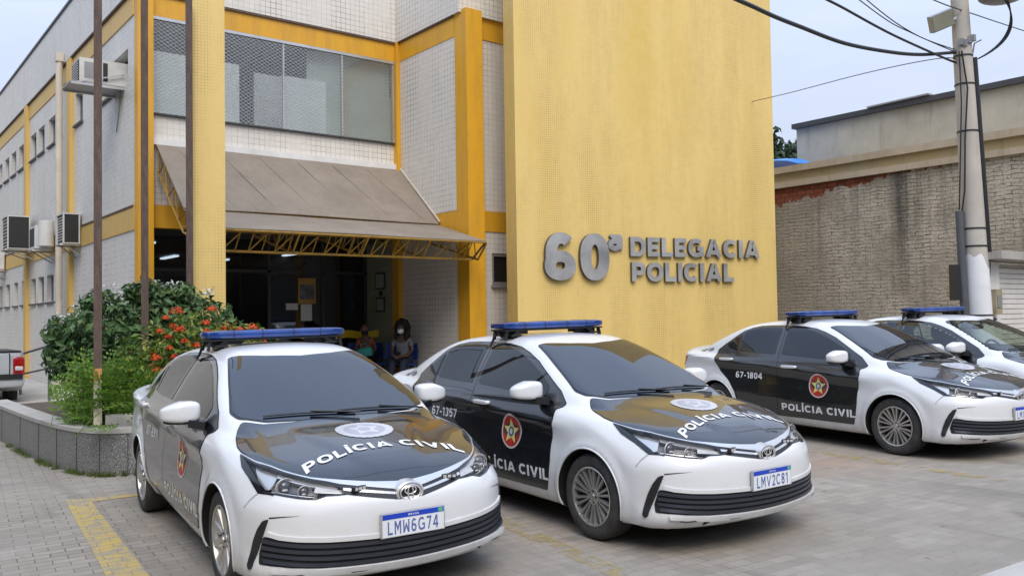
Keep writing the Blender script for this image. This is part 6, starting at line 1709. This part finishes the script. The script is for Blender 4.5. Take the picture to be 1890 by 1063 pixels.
# --- two seated women
def skin_body(name, nodes, edges, mat, parent, levels=2, root=0):
    me = bpy.data.meshes.new(name); me.from_pydata([n[:3] for n in nodes], edges, [])
    ob = bpy.data.objects.new(name, me); COL.objects.link(ob)
    md = ob.modifiers.new('skin', 'SKIN'); md.use_smooth_shade = True
    for v, n in zip(me.skin_vertices[0].data, nodes):
        r = n[3]; v.radius = r if isinstance(r, tuple) else (r, r)
    me.skin_vertices[0].data[root].use_root = True
    sd = ob.modifiers.new('sub', 'SUBSURF'); sd.levels = levels; sd.render_levels = levels
    dg = bpy.context.evaluated_depsgraph_get(); out = bpy.data.meshes.new_from_object(ob.evaluated_get(dg))
    bpy.data.objects.remove(ob); bpy.data.meshes.remove(me)
    out.materials.clear(); out.materials.append(mat); out.polygons.foreach_set('use_smooth', [True]*len(out.polygons)); out.name = name
    return link(name, out, parent)
M['skin_brown'] = plain('skin_brown', (.16, .085, .055), .5, var=.1); M['skin_dark'] = plain('skin_dark', (.10, .052, .035), .5, var=.1)
M['hair'] = plain('hair', (.010, .008, .008), .7, var=.4, scale=40, bump=.6)
M['shirt_grey'] = plain('shirt_grey', (.17, .175, .20), .85, var=.15, scale=8); M['jeans'] = plain('jeans', (.015, .022, .045), .85, var=.2)
M['orange_top'] = plain('orange_top', (.60, .12, .05), .8); M['mask_white'] = plain('mask_white', (.75, .75, .75), .7); M['mask_black'] = plain('mask_black', (.012, .012, .013), .7); M['teal'] = plain('teal', (.03, .36, .31), .5, var=.2); M['trousers_black'] = plain('trousers_black', (.012, .012, .014), .85); M['shoe'] = plain('shoe', (.03, .03, .03), .6); M['eye_white'] = plain('eye_white', (.6, .58, .55), .3); M['phone'] = plain('phone', (.012, .012, .014), .15)
def hand(e, wrist, dirv, upv, mat, nm):
    """palm and five bent fingers as one skinned hand"""
    w = Vector(wrist); d = Vector(dirv).normalized(); u = (Vector(upv)-d*Vector(upv).dot(d)).normalized(); s = d.cross(u)
    N = [(*w, (.022, .028)), (*(w+d*.045), (.016, .038)), (*(w+d*.085), (.012, .036))]; E = [(0, 1), (1, 2)]
    for k, (off, L) in enumerate(((-.030, .060), (-.010, .072), (.010, .068), (.029, .052))):
        a = w+d*.088+s*off; p1 = a+d*L*.5-u*L*.15; p2 = p1+d*L*.35-u*L*.35; n = len(N)
        N += [(*a, .0085), (*p1, .008), (*p2, .0065)]; E += [(2, n), (n, n+1), (n+1, n+2)]
    n = len(N); a = w+d*.035-s*.036; N += [(*a, .010), (*(a+d*.035-s*.022-u*.01), .0085), (*(a+d*.06-s*.018-u*.02), .007)]; E += [(1, n), (n, n+1), (n+1, n+2)]
    return skin_body(nm, N, E, mat, e, 2)
def seated(loc, rz, label, skin, top, legs, hairkind, mask, lean=0.0, head_turn=0.0, sleeve=True):
    """local frame: faces -y, seat at z=.45, hips at the origin"""
    e = empty('person', loc, rz); tag(e, label, 'person')
    l = lean; sh = (0, -.02-l*.5, .98-l*.08); nk = (0, -.03-l*.6, 1.07-l*.10); hd = (0, -.05-l*.75, 1.17-l*.13)
    N = [(0, 0, .52, (.145, .11)), (0, -.01-l*.2, .68, (.125, .095)), (0, -.015-l*.4, .85, (.14, .10)), (*sh, (.11, .08)), (*nk, .052), (hd[0], hd[1], hd[2]-.02, (.072, .082)), (hd[0], hd[1]+.005, hd[2]+.075, (.075, .088))]
    E = [(0, 1), (1, 2), (2, 3), (3, 4), (4, 5), (5, 6)]
    for s in (-1, 1):
        n = len(N); N += [(s*.165, sh[1]+.01, sh[2]-.02, .054), (s*.215, sh[1]-.02, .74, .042), (s*.15, sh[1]-.22, .635, .033), (s*.075, sh[1]-.33, .625, .026)]
        E += [(3, n), (n, n+1), (n+1, n+2), (n+2, n+3)]
        n = len(N); N += [(s*.09, -.05, .51, .088), (s*.12, -.40, .50, .064), (s*.11, -.46, .28, .052), (s*.11, -.44, .09, .038), (s*.11, -.54, .035, .034)]
        E += [(0, n), (n, n+1), (n+1, n+2), (n+2, n+3), (n+3, n+4)]
    skin_body('body', N, E, skin, e, 2)
    # clothes a little outside the body
    k = .012; T = [(0, 0, .50, (.158, .122)), (0, -.01-l*.2, .68, (.138, .108)), (0, -.015-l*.4, .85, (.153, .113)), (sh[0], sh[1], sh[2]-.005, (.118, .090))]; TE = [(0, 1), (1, 2), (2, 3)]
    for s in (-1, 1):
        n = len(T)
        T += [(s*.165, sh[1]+.01, sh[2]-.02, .064)]+([(s*.205, sh[1]-.01, .80, .056)] if sleeve else []); TE += [(3, n)]+([(n, n+1)] if sleeve else [])
    skin_body('top', T, TE, top, e, 2)
    Lg = [(0, .0, .50, (.160, .125))]; LE = []
    for s in (-1, 1):
        n = len(Lg); Lg += [(s*.09, -.05, .51, .098), (s*.12, -.40, .50, .075), (s*.11, -.46, .28, .062), (s*.11, -.44, .12, .052)]; LE += [(0, n), (n, n+1), (n+1, n+2), (n+2, n+3)]
    skin_body('trousers', Lg, LE, legs, e, 2)
    for s in (-1, 1):
        b = MB(); b.superell((s*.11, -.52, .045), (.048, .13, .045), M['shoe'], .7, .7, 16, 8); b.obj('shoe', e, 50)
        hand(e, (s*.075, sh[1]-.33, .625), (-s*.55, -.8, -.1), (0, 0, 1), skin, 'hand')
    he = link('head', None, e); he.location = hd; he.rotation_euler = (0, 0, head_turn)
    b = MB(); b.superell((0, 0, .03), (.076, .094, .118), skin, .95, .9, 28, 20, lambda p: [p[0]*(1-.22*max(0, -p[2])), p[1]*(1-.10*max(0, -p[2]))-.0, p[2]])
    b.superell((0, -.096, .018), (.014, .018, .026), skin, 1, 1, 12, 8)
    for s in (-1, 1): b.superell((s*.078, .005, .02), (.010, .022, .032), skin, 1, 1, 12, 8)
    b.superell((0, -.088, -.035), (.026, .012, .010), skin, 1, 1, 12, 6); b.obj('face', he, 60)
    b = MB()
    for s in (-1, 1): b.superell((s*.030, -.086, .045), (.014, .008, .008), M['eye_white'], 1, 1, 12, 8); b.superell((s*.030, -.0925, .045), (.006, .003, .006), M['black'], 1, 1, 8, 6)
    b.obj('eyes', he, 60)
    b = MB(); b.superell((0, -.052, -.025), (.070, .060, .058), mask, .9, .9, 24, 14); b.obj('face_mask', he, 60)
    b = MB()
    if hairkind == 'big':
        R0 = np.random.default_rng(3)
        b.superell((0, .035, .06), (.125, .115, .135), M['hair'], 1, 1, 28, 18)
        for i in range(230):
            d = R0.normal(0, 1, 3); d /= np.linalg.norm(d)
            if d[1] < -.25 and d[2] < .55: continue
            c = np.array((0, .035, .03))+d*np.array((.145, .125, .165))-np.array((0, 0, .06*max(0, -d[2]))); r = .026+.022*R0.random(); b.superell(c, (r, r, r*1.2), M['hair'], 1, 1, 8, 6)
        for s in (-1, 1):
            for i in range(26): c = (s*(.10+.05*R0.random()), .02+.05*R0.normal(), -.02-.16*R0.random()); r = .03+.015*R0.random(); b.superell(c, (r, r, r*1.3), M['hair'], 1, 1, 8, 6)
    else:
        b.superell((0, .022, .062), (.084, .092, .100), M['hair'], 1, 1, 24, 16); b.superell((0, .085, .10), (.045, .042, .045), M['hair'], 1, 1, 16, 10)
    b.obj('hair', he, 60)
    return e
seated((9.46, 15.70, ZF-.005), R_(-48), 'woman with big dark curly hair and white mask seated by the tiled wall', M['skin_dark'], M['shirt_grey'], M['jeans'], 'big', M['mask_white'], .06, R_(-6))
seated((9.30, 16.88, ZF-.005), R_(-48), 'woman in orange sleeveless top and black mask leaning over a teal bag', M['skin_brown'], M['orange_top'], M['trousers_black'], 'bun', M['mask_black'], .30, R_(40), False)
b = MB(); b.superell((0, 0, 0), (.16, .075, .10), M['teal'], .4, .35, 24, 12); b.tube([(-.09, 0, .08), (-.06, 0, .17), (.06, 0, .17), (.09, 0, .08)], .010, M['teal'], 6); o = b.obj('handbag', smooth=50); o.location = (9.02, 16.52, ZF+.69); o.rotation_euler = (.15, -.2, R_(-40)); tag(o, 'teal bag held on the lap of the woman in the orange top', 'bag')
b = MB(); b.box(-.036, .036, -.005, .005, -.07, .07, M['phone']); o = b.obj('phone'); o.location = (9.18, 15.42, ZF+.66); o.rotation_euler = (R_(-50), 0, R_(-48)); tag(o, 'dark mobile phone in the hands of the woman with big curly hair', 'phone')
